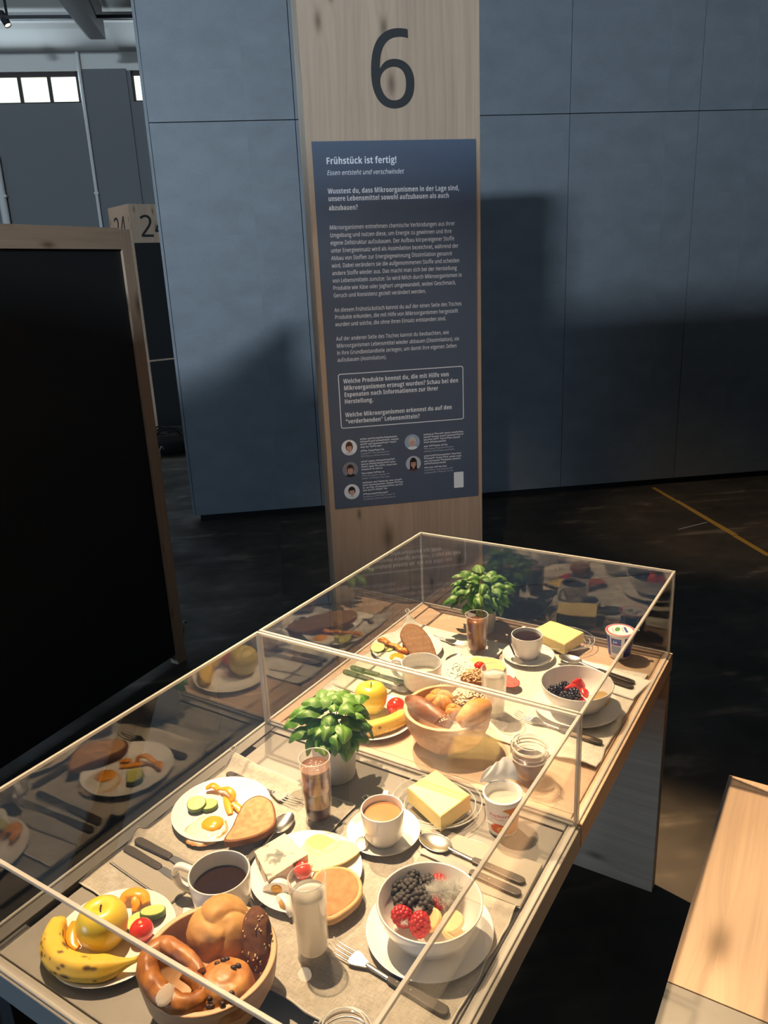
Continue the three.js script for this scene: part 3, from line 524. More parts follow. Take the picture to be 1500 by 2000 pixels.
function tumbler(label, x, z, base, r, h, layers) {
  const g = thing('drinking_glass', label, 'glass', on(x, z, base)), r0 = r * 0.86, w = 0.0018;
  mesh('glass_wall', lathe([[0, 0], [r0 * 0.92, 0], [r0, 0.003], [r0 * 1.02, h * 0.3], [r, h - 0.001], [r - w / 2, h], [r - w, h - 0.001], [r0 * 1.02 - w, h * 0.3], [r0 - w - 0.0005, 0.012], [r0 * 0.8, 0.009], [0, 0.0085]], 48), M.glass, g);
  mesh('glass_rim', new THREE.TorusGeometry(r - w / 2, 0.0010, 8, 56).rotateX(Math.PI / 2).translate(0, h, 0), M.glassRim, g);
  const rad = y => r0 - w + (r - r0) * clamp((y - 0.01) / h) - 0.0005;
  for (const [n, y0, y1, m] of layers) mesh(n, lathe([[0, y0], [rad(y0) * 0.96, y0], [rad(y0), y0 + 0.002], [rad(y1), y1], [0, y1]], 48), m, g);
  return g;
}
tumbler('tall glass of milk standing by the fork ' + NEAR, 0.481, 0.463, MAT, 0.0285, 0.138, [['milk', 0.0105, 0.112, M.milk]]);
tumbler('tall glass of milk behind the bread bowl ' + FARR, 0.452, -0.270, MAT, 0.0300, 0.112, [['milk', 0.0105, 0.098, M.milk]]);
const cocoaThin = phy({ color: lin(0.25, 0.11, 0.075), roughness: 0.3 }), cocoaMid = phy({ color: lin(0.30, 0.155, 0.065), roughness: 0.3 }), cocoaDeep = phy({ color: lin(0.09, 0.03, 0.025), roughness: 0.3 });
const spoilt = tumbler('tall glass of separated cocoa with brown foam ' + NEAR, 0.311, 0.216, MAT, 0.0298, 0.134, [['sediment', 0.0105, 0.034, cocoaDeep], ['clear_drink', 0.0342, 0.066, cocoaMid], ['cloudy_drink', 0.0662, 0.104, cocoaThin], ['foam', 0.1042, 0.116, M.foam]]);
{ const bs = []; for (let i = 0; i < 26; i++) { const a = rr(0, 6.3), q = 0.023 * Math.sqrt(rnd()), s = rr(0.0009, 0.0024); bs.push(new THREE.SphereGeometry(s, 8, 6).translate(Math.cos(a) * q, 0.1162, Math.sin(a) * q)); } mesh('bubbles', merge2(bs), M.glassRim, spoilt).userData.kind = 'stuff'; }
tumbler('tall glass of smooth cocoa before the basil pot ' + FARR, 0.288, -0.530, MAT, 0.0306, 0.104, [['cocoa', 0.0105, 0.086, M.cocoa]]);

// wooden bread bowls
function breadBowl(label, x, z, r, h) {
  const g = lathe([[0, 0], [r * 0.50, 0], [r * 0.56, 0.003], [r * 0.80, h * 0.26], [r * 0.95, h * 0.6], [r, h - 0.002], [r - 0.002, h], [r - 0.0075, h], [r - 0.0095, h - 0.002], [r * 0.95 - 0.0095, h * 0.6], [r * 0.79 - 0.008, h * 0.3], [r * 0.5, 0.012], [0, 0.0105]], 72);
  const p = g.attributes.position, uv = g.attributes.uv; for (let i = 0; i < p.count; i++) uv.setXY(i, p.getY(i) * 1.0 + 0.1, p.getX(i) * 1.0 + p.getZ(i) * 0.3);
  return one('bread_bowl', label, 'bowl', g, M.bowlWood, on(x, z, 0.0006));
}
const BN = [0.410, 0.600], BF = [0.410, -0.121];
breadBowl('round wooden bowl holding the pale bun and dark pretzel', BN[0], BN[1], 0.0945, 0.088); breadBowl('round wooden bowl holding the long lye stick and rolls', BF[0], BF[1], 0.094, 0.088);

// cutlery: tip at the far end, handle end towards the diner; origin in the middle
function cutlery(kind, label, a, b, lift = 0, group) {   // a: end of the handle, b: tip, both [x, z]
  const dx = b[0] - a[0], dz = b[1] - a[1], L = Math.hypot(dx, dz), c = thing(kind, label, kind.replace('table_', '').replace('tea', '').replace('dessert_', ''), on((a[0] + b[0]) / 2, (a[1] + b[1]) / 2, lift), Math.atan2(-dz, dx), group);
  const hl = L * 0.47, hw = 0.0068, x0 = -L / 2;
  const hs = roundOutline([[x0, 0], [x0 + 0.003, hw * 0.8], [x0 + 0.015, hw], [x0 + hl * 0.55, hw * 0.85], [x0 + hl * 0.97, hw * 0.72], [x0 + hl, hw * 0.55], [x0 + hl, -hw * 0.55], [x0 + hl * 0.97, -hw * 0.72], [x0 + hl * 0.55, -hw * 0.85], [x0 + 0.015, -hw], [x0 + 0.003, -hw * 0.8]], 40);
  const hd = mesh('handle', slab(hs, 0.0062, 0.0014, 2), M.handle, c); hd.userData.label = 'black riveted handle';
  for (const q of [0.62, 0.86]) mesh('rivet', new THREE.CylinderGeometry(0.0013, 0.0013, 0.0008, 10).translate(x0 + hl * q, 0.0064, 0), M.steel, hd);
  const n0 = x0 + hl - 0.002, n1 = L / 2;
  if (kind.includes('spoon')) {
    const bl = Math.min(0.062, L * 0.31), bw = bl * 0.33, cx = n1 - bl / 2;
    const bowl = grid(24, 18, (u, v) => { const a2 = u * 2 * Math.PI, r = v, ex = Math.cos(a2), ez = Math.sin(a2), w = bw * (1 - 0.16 * ex); return [cx + ex * bl / 2 * r, 0.0075 - 0.0068 * (1 - r * r), -ez * w * r]; });
    const back = bowl.clone(); { const ix = back.index.array; for (let i = 0; i < ix.length; i += 3) { const q = ix[i]; ix[i] = ix[i + 1]; ix[i + 1] = q; } back.translate(0, -0.0011, 0); back.computeVertexNormals(); }
    const lip = []; for (let i = 0; i < 40; i++) { const a2 = i / 40 * 2 * Math.PI; lip.push(V3(cx + Math.cos(a2) * bl / 2, 0.007, -Math.sin(a2) * bw * (1 - 0.16 * Math.cos(a2)))); }
    mesh('spoon_head', merge2([bowl, back, sweep(lip, () => 0.0008, 60, 6, true), sweep([V3(n0, 0.0032, 0), V3(n0 + 0.02, 0.0045, 0), V3(cx - bl / 2 + 0.004, 0.0072, 0)], (t) => 0.0042 - 0.0012 * t, 20, 10, false, 0.5)]), M.steel, c);
  } else if (kind.includes('fork')) {
    const parts = [sweep([V3(n0, 0.0032, 0), V3(n0 + 0.022, 0.0045, 0), V3(n1 - 0.07, 0.006, 0)], (t) => 0.0042 - 0.0008 * t, 20, 10, false, 0.5)];
    const W = 0.0115; parts.push(slab(roundOutline([[n1 - 0.073, 0.003], [n1 - 0.062, 0.008], [n1 - 0.052, W], [n1 - 0.044, W], [n1 - 0.044, -W], [n1 - 0.052, -W], [n1 - 0.062, -0.008], [n1 - 0.073, -0.003]], 40), 0.0022, 0.0006, 1).translate(0, 0.0035, 0));
    for (let k = 0; k < 4; k++) { const z = -W + 0.0018 + k * (2 * W - 0.0036) / 3; parts.push(sweep([V3(n1 - 0.048, 0.0045, z), V3(n1 - 0.03, 0.0042, z), V3(n1 - 0.012, 0.0055, z), V3(n1, 0.0085, z)], (t) => 0.0016 - 0.0009 * t, 16, 8, false, 0.7)); }
    mesh('fork_head', merge2(parts), M.steel, c);
  } else {
    mesh('blade', slab([[n0, 0.0045], [n0 + 0.02, 0.0068], [n1 - 0.02, 0.0095], [n1 - 0.004, 0.006], [n1, -0.004], [n1 - 0.008, -0.0066], [n0 + 0.01, -0.0062], [n0, -0.0045]], 0.0016, 0.0003, 1).translate(0, 0.0022, 0), M.steel, c);
  }
  return c;
}
const CL = MAT + 0.0006;
cutlery('fork', 'fork with a black handle beyond the fried egg ' + NEAR, [0.066, 0.199], [0.262, 0.206], CL);
cutlery('spoon', 'spoon with a black handle between egg plate and cheese plate ' + NEAR, [0.272, 0.422], [0.262, 0.236], CL);
cutlery('knife', 'knife with a black handle running under the tea mug handle ' + NEAR, [0.052, 0.452], [0.250, 0.462], CL);
cutlery('knife', 'knife with a black handle nearest the fried egg ' + NEAR, [0.056, 0.430], [0.245, 0.432], CL + 0.003);
cutlery('fork', 'fork with a black handle beside the glass of milk ' + NEAR, [0.705, 0.456], [0.497, 0.442], CL);
cutlery('spoon', 'spoon with a black handle beyond the mouldy berries ' + NEAR, [0.708, 0.186], [0.506, 0.176], CL + 0.0026);
cutlery('knife', 'knife with a black handle beside the large spoon ' + NEAR, [0.712, 0.213], [0.520, 0.203], CL + 0.0026);
cutlery('fork', 'fork with a black handle behind the brown bread ' + FARR, [0.062, -0.545], [0.262, -0.535], CL);
cutlery('spoon', 'spoon with a black handle beside the sliced brown bread ' + FARR, [0.262, -0.290], [0.262, -0.478], CL);
cutlery('knife', 'knife with a black handle nearest the mug ' + FARR, [0.040, -0.262], [0.235, -0.250], CL + 0.003);
cutlery('knife', 'knife with a black handle nearest the egg plate ' + FARR, [0.045, -0.288], [0.225, -0.286], CL + 0.003);
cutlery('fork', 'fork with a black handle beside the jam jar ' + FARR, [0.703, -0.262], [0.500, -0.281], CL);
cutlery('spoon', 'spoon with a black handle on the white napkin ' + FARR, [0.700, -0.535], [0.497, -0.583], CL + 0.003);
cutlery('knife', 'knife with a black handle on the white napkin ' + FARR, [0.703, -0.513], [0.508, -0.545], CL + 0.003);
function teaspoon(label, a, b, dark) {                    // a: bowl, b: end of the handle, world points
  const t = thing('teaspoon', label, 'teaspoon', a), v = b.clone().sub(a), L = v.length(), u = v.clone().normalize();
  mesh('spoon_bowl', blob(0.012, 0.0035, 0.019, 6, (p) => { if (p.y > 0.0) p.y *= 0.2; }).rotateY(Math.atan2(u.x, u.z)), M.steel, t);
  mesh('handle', sweep([u.clone().multiplyScalar(0.014), u.clone().multiplyScalar(L * 0.5).add(V3(0, 0.002, 0)), u.clone().multiplyScalar(L)], (q) => 0.0018 + 0.0022 * q, 24, 10, false, 0.6), dark ? M.handle : M.steel, t);
}
teaspoon('steel teaspoon lying on the saucer of milky coffee', on(0.4275, 0.2455, MAT + 0.013), on(0.398, 0.168, MAT + 0.0165), false);
teaspoon('dark-handled teaspoon leaning on the cup of black coffee', on(0.4125, -0.5020, MAT + 0.013), at(990, 1246, 0.064), true);

// butter on glass dishes
function butterDish(label, x, z, rx, rz, turn) {
  const d = thing('butter_dish', label, 'dish', on(x, z, MAT - 0.002), turn); const g = lathe([[0, 0], [0.5, 0], [0.52, 0.002], [0.7, 0.003], [0.74, 0.007], [0.8, 0.006], [0.86, 0.010], [0.93, 0.010], [0.97, 0.015], [1, 0.016], [0.985, 0.018], [0.95, 0.017], [0.9, 0.0125], [0.84, 0.0125], [0.78, 0.0085], [0.72, 0.0095], [0.66, 0.0055], [0, 0.0045]], 64);
  g.scale(rx, 1, rz); mesh('dish', g, M.glass, d);
  for (const [k, y] of [[0.995, 0.017], [0.86, 0.012], [0.72, 0.009]]) { const t = new THREE.TorusGeometry(1, 0.0012 / rx, 8, 72).rotateX(Math.PI / 2); t.scale(rx * k, rx, rz * k); t.translate(0, y, 0); mesh('dish_ridge', t, M.glassRim, d); }
}
butterDish('ridged glass dish under the butter ' + NEAR, 0.490, 0.082, 0.086, 0.078, 0.4); butterDish('ridged glass dish under the butter ' + FARR, 0.470, -0.672, 0.088, 0.072, 0.2);
function butterBlock(label, pts, y0, y1) { const g = slab(pts, y1 - y0, 0.0035, 3); one('butter', label, 'butter', g, M.butter, V3(0, TOP + y0, 0)); }
butterBlock('block of butter on the glass dish ' + NEAR, [[0.443, 0.100], [0.463, 0.033], [0.549, 0.068], [0.531, 0.142]], MAT + 0.005, 0.044);
butterBlock('block of butter on the glass dish ' + FARR, [[0.404, -0.640], [0.426, -0.716], [0.523, -0.686], [0.503, -0.602]], MAT + 0.005, 0.040);

// yoghurt pots
function potTexture(draw) { const c = document.createElement('canvas'); c.width = 512; c.height = 256; draw(c.getContext('2d')); const t = new THREE.CanvasTexture(c); t.colorSpace = THREE.SRGBColorSpace; t.wrapS = THREE.RepeatWrapping; return t; }
const apricotPrint = potTexture(x => {
  x.fillStyle = '#f2f0ee'; x.fillRect(0, 0, 512, 256);
  for (const o of [0, 256]) { x.fillStyle = '#ee8a18'; x.beginPath(); x.roundRect(o + 90, 40, 130, 190, 24); x.fill(); x.fillStyle = '#f6f2f4'; x.beginPath(); x.ellipse(o + 70, 110, 62, 60, 0.2, 0, 7); x.fill(); x.fillStyle = '#cf3a5e'; x.font = 'italic bold 26px serif'; x.fillText('Joghurt', o + 26, 104); x.fillRect(o + 34, 120, 64, 4); x.fillStyle = '#d9580c'; x.beginPath(); x.ellipse(o + 66, 190, 40, 34, -0.4, 0, 7); x.fill(); x.fillStyle = '#f2a23a'; x.beginPath(); x.ellipse(o + 92, 200, 30, 26, 0.3, 0, 7); x.fill(); x.fillStyle = '#8a3a12'; x.beginPath(); x.ellipse(o + 92, 200, 9, 13, 0.3, 0, 7); x.fill(); }
});
const bluePrint = potTexture(x => {
  x.fillStyle = '#eceef4'; x.fillRect(0, 0, 512, 256);
  for (const o of [0, 171, 342]) { x.fillStyle = '#27348f'; x.fillRect(o + 8, 26, 74, 206); x.fillStyle = '#3a57b8'; x.fillRect(o + 92, 34, 66, 70); x.fillStyle = '#f4f4f8'; x.font = 'bold 30px sans-serif'; x.fillText('Jo', o + 106, 82); x.fillStyle = '#8fa2c4'; x.fillRect(o + 92, 114, 66, 80); x.fillStyle = '#c02a3a'; x.fillRect(o + 92, 100, 66, 7); x.fillStyle = '#5468b6'; for (let k = 0; k < 4; k++) x.fillRect(o + 18, 60 + k * 36, 50, 12); }
  x.fillStyle = '#b8273a'; x.fillRect(0, 238, 512, 18);
});
function potBody(p, r0, r1, h, tex) {
  const m = std({ map: tex, roughness: 0.35 }); const g = lathe([[r0, 0.004], [r0 * 0.3 + r1 * 0.7, h * 0.7], [r1 * 0.985, h - 0.006]], 64); { const q = g.attributes.position, u = g.attributes.uv; for (let i = 0; i < q.count; i++) u.setY(i, q.getY(i) / h); }
  mesh('pot_print', g, m, p); mesh('pot_base', lathe([[0, 0], [r0 * 0.95, 0], [r0, 0.004]], 48), M.plastic, p);
  mesh('pot_rim', lathe([[r1 * 0.985, h - 0.006], [r1 * 1.03, h - 0.004], [r1 * 1.04, h], [r1 * 0.93, h], [r1 * 0.90, h - 0.012], [r0 * 0.9, 0.006], [0, 0.006]], 64), M.plastic, p);
}
{
  const p = thing('yoghurt_pot', 'white apricot yoghurt pot with its lid peeled up', 'yoghurt pot', on(0.621, 0.073, 0.0006), 2.4); potBody(p, 0.0265, 0.0345, 0.078, apricotPrint);
  mesh('yoghurt', lathe([[0, 0.060], [0.030, 0.060], [0.0305, 0.056], [0, 0.056]], 48), M.milk, p);
  const lid = mesh('lid', grid(24, 16, (u, v) => { const k = (u * 2 - 1), wd = 0.0355 * Math.sqrt(Math.max(0.02, 1 - Math.pow(v * 0.86, 2))), th0 = 1.5 + 0.45 * v, LL = 0.033 * (1 - 0.3 * k); return [-0.032 + 0.004 * k * k * (1 - v) + LL * v * Math.cos(th0), 0.0795 + LL * v * Math.sin(th0) + 0.0015 * Math.sin(k * 9 + v * 7), k * wd]; }), M.paper, p); lid.rotation.y = -3.33; lid.userData.label = 'peeled white foil lid';
}
{
  const p = thing('yoghurt_pot', 'closed yoghurt pot with blue print and foil lid', 'yoghurt pot', on(0.625, -0.677, 0.0006), 0.5); potBody(p, 0.0275, 0.0355, 0.070, bluePrint);
  const c = document.createElement('canvas'); c.width = c.height = 256; const x = c.getContext('2d'); x.fillStyle = '#d8dade'; x.fillRect(0, 0, 256, 256); x.strokeStyle = '#b02a3c'; x.lineWidth = 16; x.beginPath(); x.arc(128, 128, 116, 0, 7); x.stroke(); x.fillStyle = '#5c8a4a'; x.beginPath(); x.ellipse(110, 150, 44, 22, 0.4, 0, 7); x.fill(); x.fillStyle = '#3c4c96'; x.fillRect(70, 70, 110, 22); x.fillStyle = '#8a8f98'; x.fillRect(80, 104, 90, 8); x.fillRect(90, 190, 80, 8);
  const t = new THREE.CanvasTexture(c); t.colorSpace = THREE.SRGBColorSpace; const g = new THREE.CylinderGeometry(0.0372, 0.0372, 0.001, 48, 1); g.translate(0, 0.0707, 0);
  mesh('lid', g, [M.foil, std({ map: t, roughness: 0.4 }), M.foil], p); mesh('lid_tab', rbox(0.014, 0.0008, 0.010, 0.0003, 0.041, 0.0706, 0), M.foil, p);
}
// swing-top jars
function swingJar(label, x, z, jamTop, turn) {
  const j = thing('preserving_jar', label, 'jar', on(x, z, 0.0006), turn), r = 0.0365;
  mesh('jar_glass', lathe([[0, 0], [r * 0.82, 0], [r * 0.97, 0.004], [r, 0.012], [r, 0.046], [r * 0.93, 0.054], [r * 0.90, 0.058], [r * 0.96, 0.0605], [r * 0.96, 0.0635], [r * 0.86, 0.0635], [r * 0.84, 0.056], [r * 0.93, 0.045], [r * 0.93, 0.012], [r * 0.8, 0.006], [0, 0.006]], 56), M.glass, j);
  mesh('jam', lathe([[0, 0.0065], [r * 0.78, 0.0068], [r * 0.91, 0.0125], [r * 0.91, jamTop], [0, jamTop]], 48), M.jam, j);
  const ld = mesh('glass_lid', lathe([[0, 0.066], [r * 0.9, 0.066], [r * 0.98, 0.068], [r * 0.98, 0.072], [r * 0.86, 0.077], [r * 0.7, 0.078], [r * 0.66, 0.0755], [0, 0.0755]], 56), M.glass, j);
  mesh('lid_rim', new THREE.TorusGeometry(r * 0.975, 0.0014, 8, 56).rotateX(Math.PI / 2).translate(0, 0.07, 0), M.glassRim, ld); mesh('lid_rim', new THREE.TorusGeometry(r * 0.78, 0.0012, 8, 56).rotateX(Math.PI / 2).translate(0, 0.0778, 0), M.glassRim, ld);
  mesh('jar_shoulder', new THREE.TorusGeometry(r * 0.985, 0.0012, 8, 56).rotateX(Math.PI / 2).translate(0, 0.047, 0), M.glassRim, j);
  mesh('rubber_seal', new THREE.TorusGeometry(r * 0.92, 0.0016, 8, 56).rotateX(Math.PI / 2).translate(0, 0.0648, 0), std({ color: lin(0.55, 0.42, 0.3), roughness: 0.7 }), j);
  const wire = (pts) => sweep(pts, () => 0.0011, 60, 6);
  mesh('wire_band', sweep(Array.from({ length: 32 }, (_, i) => V3(Math.cos(i / 32 * 6.2832) * r * 0.945, 0.0555, Math.sin(i / 32 * 6.2832) * r * 0.945)), () => 0.0011, 80, 6, true), M.steel, j);
  mesh('wire_clasp', merge2([wire([V3(r * 0.94, 0.055, 0.008), V3(r * 1.12, 0.064, 0.009), V3(r * 1.18, 0.045, 0.009), V3(r * 1.22, 0.03, 0.006), V3(r * 1.22, 0.03, -0.006), V3(r * 1.18, 0.045, -0.009), V3(r * 1.12, 0.064, -0.009), V3(r * 0.94, 0.055, -0.008)]), wire([V3(r * 1.10, 0.062, 0.008), V3(r * 0.95, 0.075, 0.007), V3(r * 0.95, 0.075, -0.007), V3(r * 1.10, 0.062, -0.008)])]), M.steel, j);
  mesh('wire_hinge', merge2([wire([V3(-r * 0.94, 0.055, 0.008), V3(-r * 1.14, 0.062, 0.009), V3(-r * 1.10, 0.073, 0.008), V3(-r * 0.95, 0.073, 0.007)]), wire([V3(-r * 0.94, 0.055, -0.008), V3(-r * 1.14, 0.062, -0.009), V3(-r * 1.10, 0.073, -0.008), V3(-r * 0.95, 0.073, -0.007)])]), M.steel, j);
}
const JX = at(672, 2016, 0.072);
swingJar('swing-top glass jar of dark jam ' + FARR, 0.607, -0.094, 0.040, 2.75); swingJar('swing-top glass jar of dark jam at the table edge before the fork', JX.x, JX.z, 0.040, 0.4);

// ------------------------------------------------------------------ food
const crust = (base, dark, f = 30) => (x, y, z) => mix3(base, dark, clamp(0.5 + 1.3 * fbm(x * f, y * f, z * f, 3) + 0.5 * fbm(x * f * 6, y * f * 6, z * f * 6, 2)));
function apple(label, p, r, turn) {
  const a = thing('apple', label, 'apple', p, turn);
  const g = welded(lathe([[0, -0.80], [0.18, -0.86], [0.42, -0.88], [0.72, -0.68], [0.93, -0.30], [1.0, 0.08], [0.97, 0.42], [0.80, 0.74], [0.52, 0.90], [0.28, 0.86], [0.10, 0.70], [0, 0.60]].map(([q, y]) => [q * r, (y + 0.88) * r]), 56));
  { const q = g.attributes.position; for (let i = 0; i < q.count; i++) { const x = q.getX(i), y = q.getY(i), z = q.getZ(i), k = 1 + 0.02 * Math.cos(5 * Math.atan2(z, x)) * (1 - y / (1.8 * r)) + 0.03 * N3(x * 18, y * 18, z * 18); q.setXYZ(i, x * k, y, z * k); } g.computeVertexNormals(); }
  paint(g, (x, y, z) => mix3([0.80, 0.56, 0.035], [0.70, 0.60, 0.09], clamp(0.45 + 1.3 * fbm(x * 25, y * 12, z * 25, 4))));
  mesh('skin', g, M.vcGloss, a);
  mesh('stem', sweep([V3(0, r * 1.48, 0), V3(0.001, r * 1.66, 0.001), V3(0.004, r * 1.9, 0.002)], t => 0.0011 + 0.0005 * t, 12, 8), std({ color: lin(0.07, 0.045, 0.015), roughness: 0.8 }), a).userData.label = 'thin brown stem';
}
{ const p = at(201, 1806, 0.040); apple('yellow apple beside the spotted banana', V3(p.x, TOP + 0.006, p.z), 0.0385, 0.5); }
{ const p = at(725, 1363, 0.040); apple('yellow apple behind the basil pot', V3(p.x, TOP + 0.006, p.z), 0.0385, 2.1); }
function banana(label, pts, r, spots, seed) {
  const b = thing('banana', label, 'banana', pts[Math.floor(pts.length / 2)].clone().setY(TOP + 0.006)), o = b.position, q = pts.map(p => p.clone().sub(o)), rs = mulberry(seed);
  const prof = t => r * (t < 0.06 ? 0.42 + 0.58 * smooth(0, 0.06, t) * 0.7 : t < 0.25 ? 0.83 + 0.17 * smooth(0.06, 0.25, t) : t > 0.94 ? 0.22 : t > 0.72 ? 1 - 0.76 * smooth(0.72, 0.94, t) : 1);
  const g = sweep(q, (t, a) => prof(t) * (1 + 0.05 * Math.cos(5 * a + 0.6)), 150, 60);
  const fl = []; for (let i = 0; i < spots; i++) fl.push([rs() * 0.6 + 0.15, rs() * 6.28, 0.0011 + 0.0030 * rs() * rs(), 1 + 2.4 * rs()]);
  const curve = new THREE.CatmullRomCurve3(q, false, 'centripetal'), marks = fl.map(([t, a, s, e]) => { const c = curve.getPointAt(t), T = curve.getTangentAt(t), S = V3().crossVectors(T, V3(0, 1, 0)).normalize(), B = V3().crossVectors(S, T); return [c.addScaledVector(S, Math.cos(a) * prof(t)).addScaledVector(B, Math.sin(a) * prof(t)), s, e, T]; });
  const ends = [q[0], q[q.length - 1]];
  paint(g, (x, y, z) => {
    let c = mix3([0.83, 0.50, 0.035], [0.78, 0.55, 0.10], clamp(0.5 + fbm(x * 40, y * 40, z * 40, 3))); const p = V3(x, y, z);
    for (const [m, s, e, T] of marks) { const d = p.clone().sub(m), al = d.dot(T), k = Math.hypot(al / e, Math.sqrt(Math.max(0, d.lengthSq() - al * al))); if (k < s * 1.6) c = mix3(c, [0.10, 0.045, 0.015], 1 - smooth(s * 0.5, s * 1.6, k)); }
    const e0 = p.distanceTo(ends[0]), e1 = p.distanceTo(ends[1]); c = mix3(c, [0.06, 0.035, 0.015], 1 - smooth(0.004, 0.011, Math.min(e0 * 1.2, e1))); return c;
  });
  mesh('peel', g, M.vc, b);
}
banana('ripe spotted banana curving round the yellow apple', [[121, 1797, .020], [106, 1822, .023], [103, 1850, .024], [118, 1876, .024], [150, 1890, .024], [185, 1893, .024], [218, 1889, .025], [246, 1881, .028], [262, 1876, .032], [279, 1868, .036]].map(p => at(p[0], p[1], p[2])), 0.0185, 60, 11);
banana('clean yellow banana beside the bread bowl ' + FARR, [[690, 1428, .022], [712, 1427, .023], [740, 1420, .024], [768, 1411, .024], [790, 1398, .024], [802, 1382, .022]].map(p => at(p[0], p[1], p[2])), 0.0175, 4, 12);
function tomato(label, p, r, tilt = 0) {
  const t = thing('tomato', label, 'tomato', p);
  mesh('skin', blob(r, r * 0.9, r, 10, (v, d) => { const q = Math.hypot(d.x, d.z); v.y -= r * 0.16 * Math.exp(-q * q * 12) * (d.y > 0 ? 1 : 0); v.y += r * 0.9; }), M.tomato, t);
  mesh('stem_scar', new THREE.CylinderGeometry(r * 0.16, r * 0.12, r * 0.06, 12).translate(r * tilt, r * 1.66, 0), std({ color: lin(0.55, 0.28, 0.1), roughness: 0.8 }), t);
}
const base = (u, v, h, y) => { const p = at(u, v, h); return V3(p.x, TOP + y, p.z); };
tomato('small red tomato beside the cucumber and apple ' + NEAR, base(277, 1820, 0.02, 0.007), 0.0185);
tomato('small red tomato on the cheese plate behind the glass of milk', base(592, 1705, 0.018, 0.0095), 0.0155);
tomato('red tomato between the apple and bread bowl ' + FARR, base(774, 1383, 0.022, 0.007), 0.022);
tomato('small red tomato on the cheese plate ' + FARR, base(937, 1306, 0.02, 0.0095), 0.016);
function cucumber(label, u, v, y, r, tiltX, tiltZ) {
  const p = at(u, v, y + 0.004), s = thing('cucumber_slice', label, 'cucumber', V3(p.x, TOP + y, p.z)); const w = 0.0075;
  const o = roundOutline(Array.from({ length: 10 }, (_, i) => { const a = i / 10 * 6.2832, k = 1 + 0.06 * N3(Math.cos(a) + u, Math.sin(a) + v, 1); return [Math.cos(a) * r * k, Math.sin(a) * r * k]; }), 40);
  const a = mesh('rind', slab(o, w, 0.0005, 1), M.rind, s), b = mesh('flesh', slab(o.map(q => [q[0] * 0.93, q[1] * 0.93]), 0.001, 0.0003, 1).translate(0, w - 0.0002, 0), M.cuke, s);
  for (const m of [a, b]) { m.rotation.set(tiltX, 0, tiltZ); }
}
cucumber('cucumber slice lying on the plate rim beside the red tomato ' + NEAR, 298, 1783, 0.012, 0.0195, -0.3, 0.2);
cucumber('cucumber slice half hidden behind the red tomato ' + NEAR, 272, 1802, 0.0075, 0.019, 0.1, 0.0);
cucumber('thick cucumber slice beside the fried egg ' + NEAR, 384, 1570, 0.016, 0.0175, 0.15, -0.12);
cucumber('cucumber slice between its neighbour and the pepper strips ' + NEAR, 408, 1573, 0.0095, 0.0165, 0.0, 0.0);
cucumber('fresh cucumber slice beside the egg yolk ' + FARR, 738, 1266, 0.014, 0.020, 0.2, -0.1);
cucumber('fresh cucumber slice under the carrot strips ' + FARR, 757, 1268, 0.0095, 0.019, 0.05, 0.05);
function strip(name, label, pts, r, mat, cat, group) { const P = pts.map(p => at(p[0], p[1], p[2])), o = P[0].clone(); one(name, label, cat, sweep(P.map(p => p.sub(o)), (t, a) => r * (0.55 + 0.45 * Math.sin(Math.PI * clamp(t * 0.9 + 0.05))) * (1 + 0.25 * Math.cos(2 * a)), 36, 12, false, 0.6), mat, o, 0, group); }
strip('pepper_strip', 'curled orange pepper strip behind the yellow apple', [[238, 1762, .016], [246, 1748, .022], [263, 1743, .024], [279, 1748, .022], [286, 1764, .016]], 0.0085, M.pepper, 'pepper');
strip('pepper_strip', 'short orange pepper strip hanging beside the cucumber slice', [[262, 1752, .024], [265, 1766, .018], [262, 1780, .011]], 0.006, M.pepper, 'pepper');
strip('pepper_strip', 'orange pepper strip between banana and apple', [[146, 1800, .022], [139, 1820, .02], [141, 1840, .016], [152, 1853, .012]], 0.007, M.pepper, 'pepper');
for (const [l, pts] of [['pepper strip at the plate rim beyond the cucumber', [[402, 1540, .018], [415, 1534, .022], [428, 1542, .018]]], ['pepper strip arching beside the bread slice', [[430, 1540, .018], [446, 1542, .026], [455, 1553, .022], [452, 1566, .014]]], ['pepper strip lying towards the egg yolk', [[440, 1556, .014], [446, 1574, .012], [450, 1590, .011]]], ['pepper strip tucked against the bread slice', [[454, 1568, .018], [464, 1576, .014], [470, 1586, .012]]]]) strip('pepper_strip', 'orange ' + l, pts, 0.0062, M.pepper, 'pepper');
for (let i = 0; i < 7; i++) { const u = 748 + 7 * i, v = 1249 + i * 3.4; strip('carrot_strip', 'thin orange carrot strip heaped beside the brown bread', [[u - 12 + rr(-3, 3), v - 3 + rr(-3, 3), .016 + .002 * i % .01], [u, v + rr(-2, 2), .026], [u + 14, v + 7 + rr(-3, 4), .014]], 0.0058, M.carrot, 'carrot', 'carrot strips on the egg plate'); }
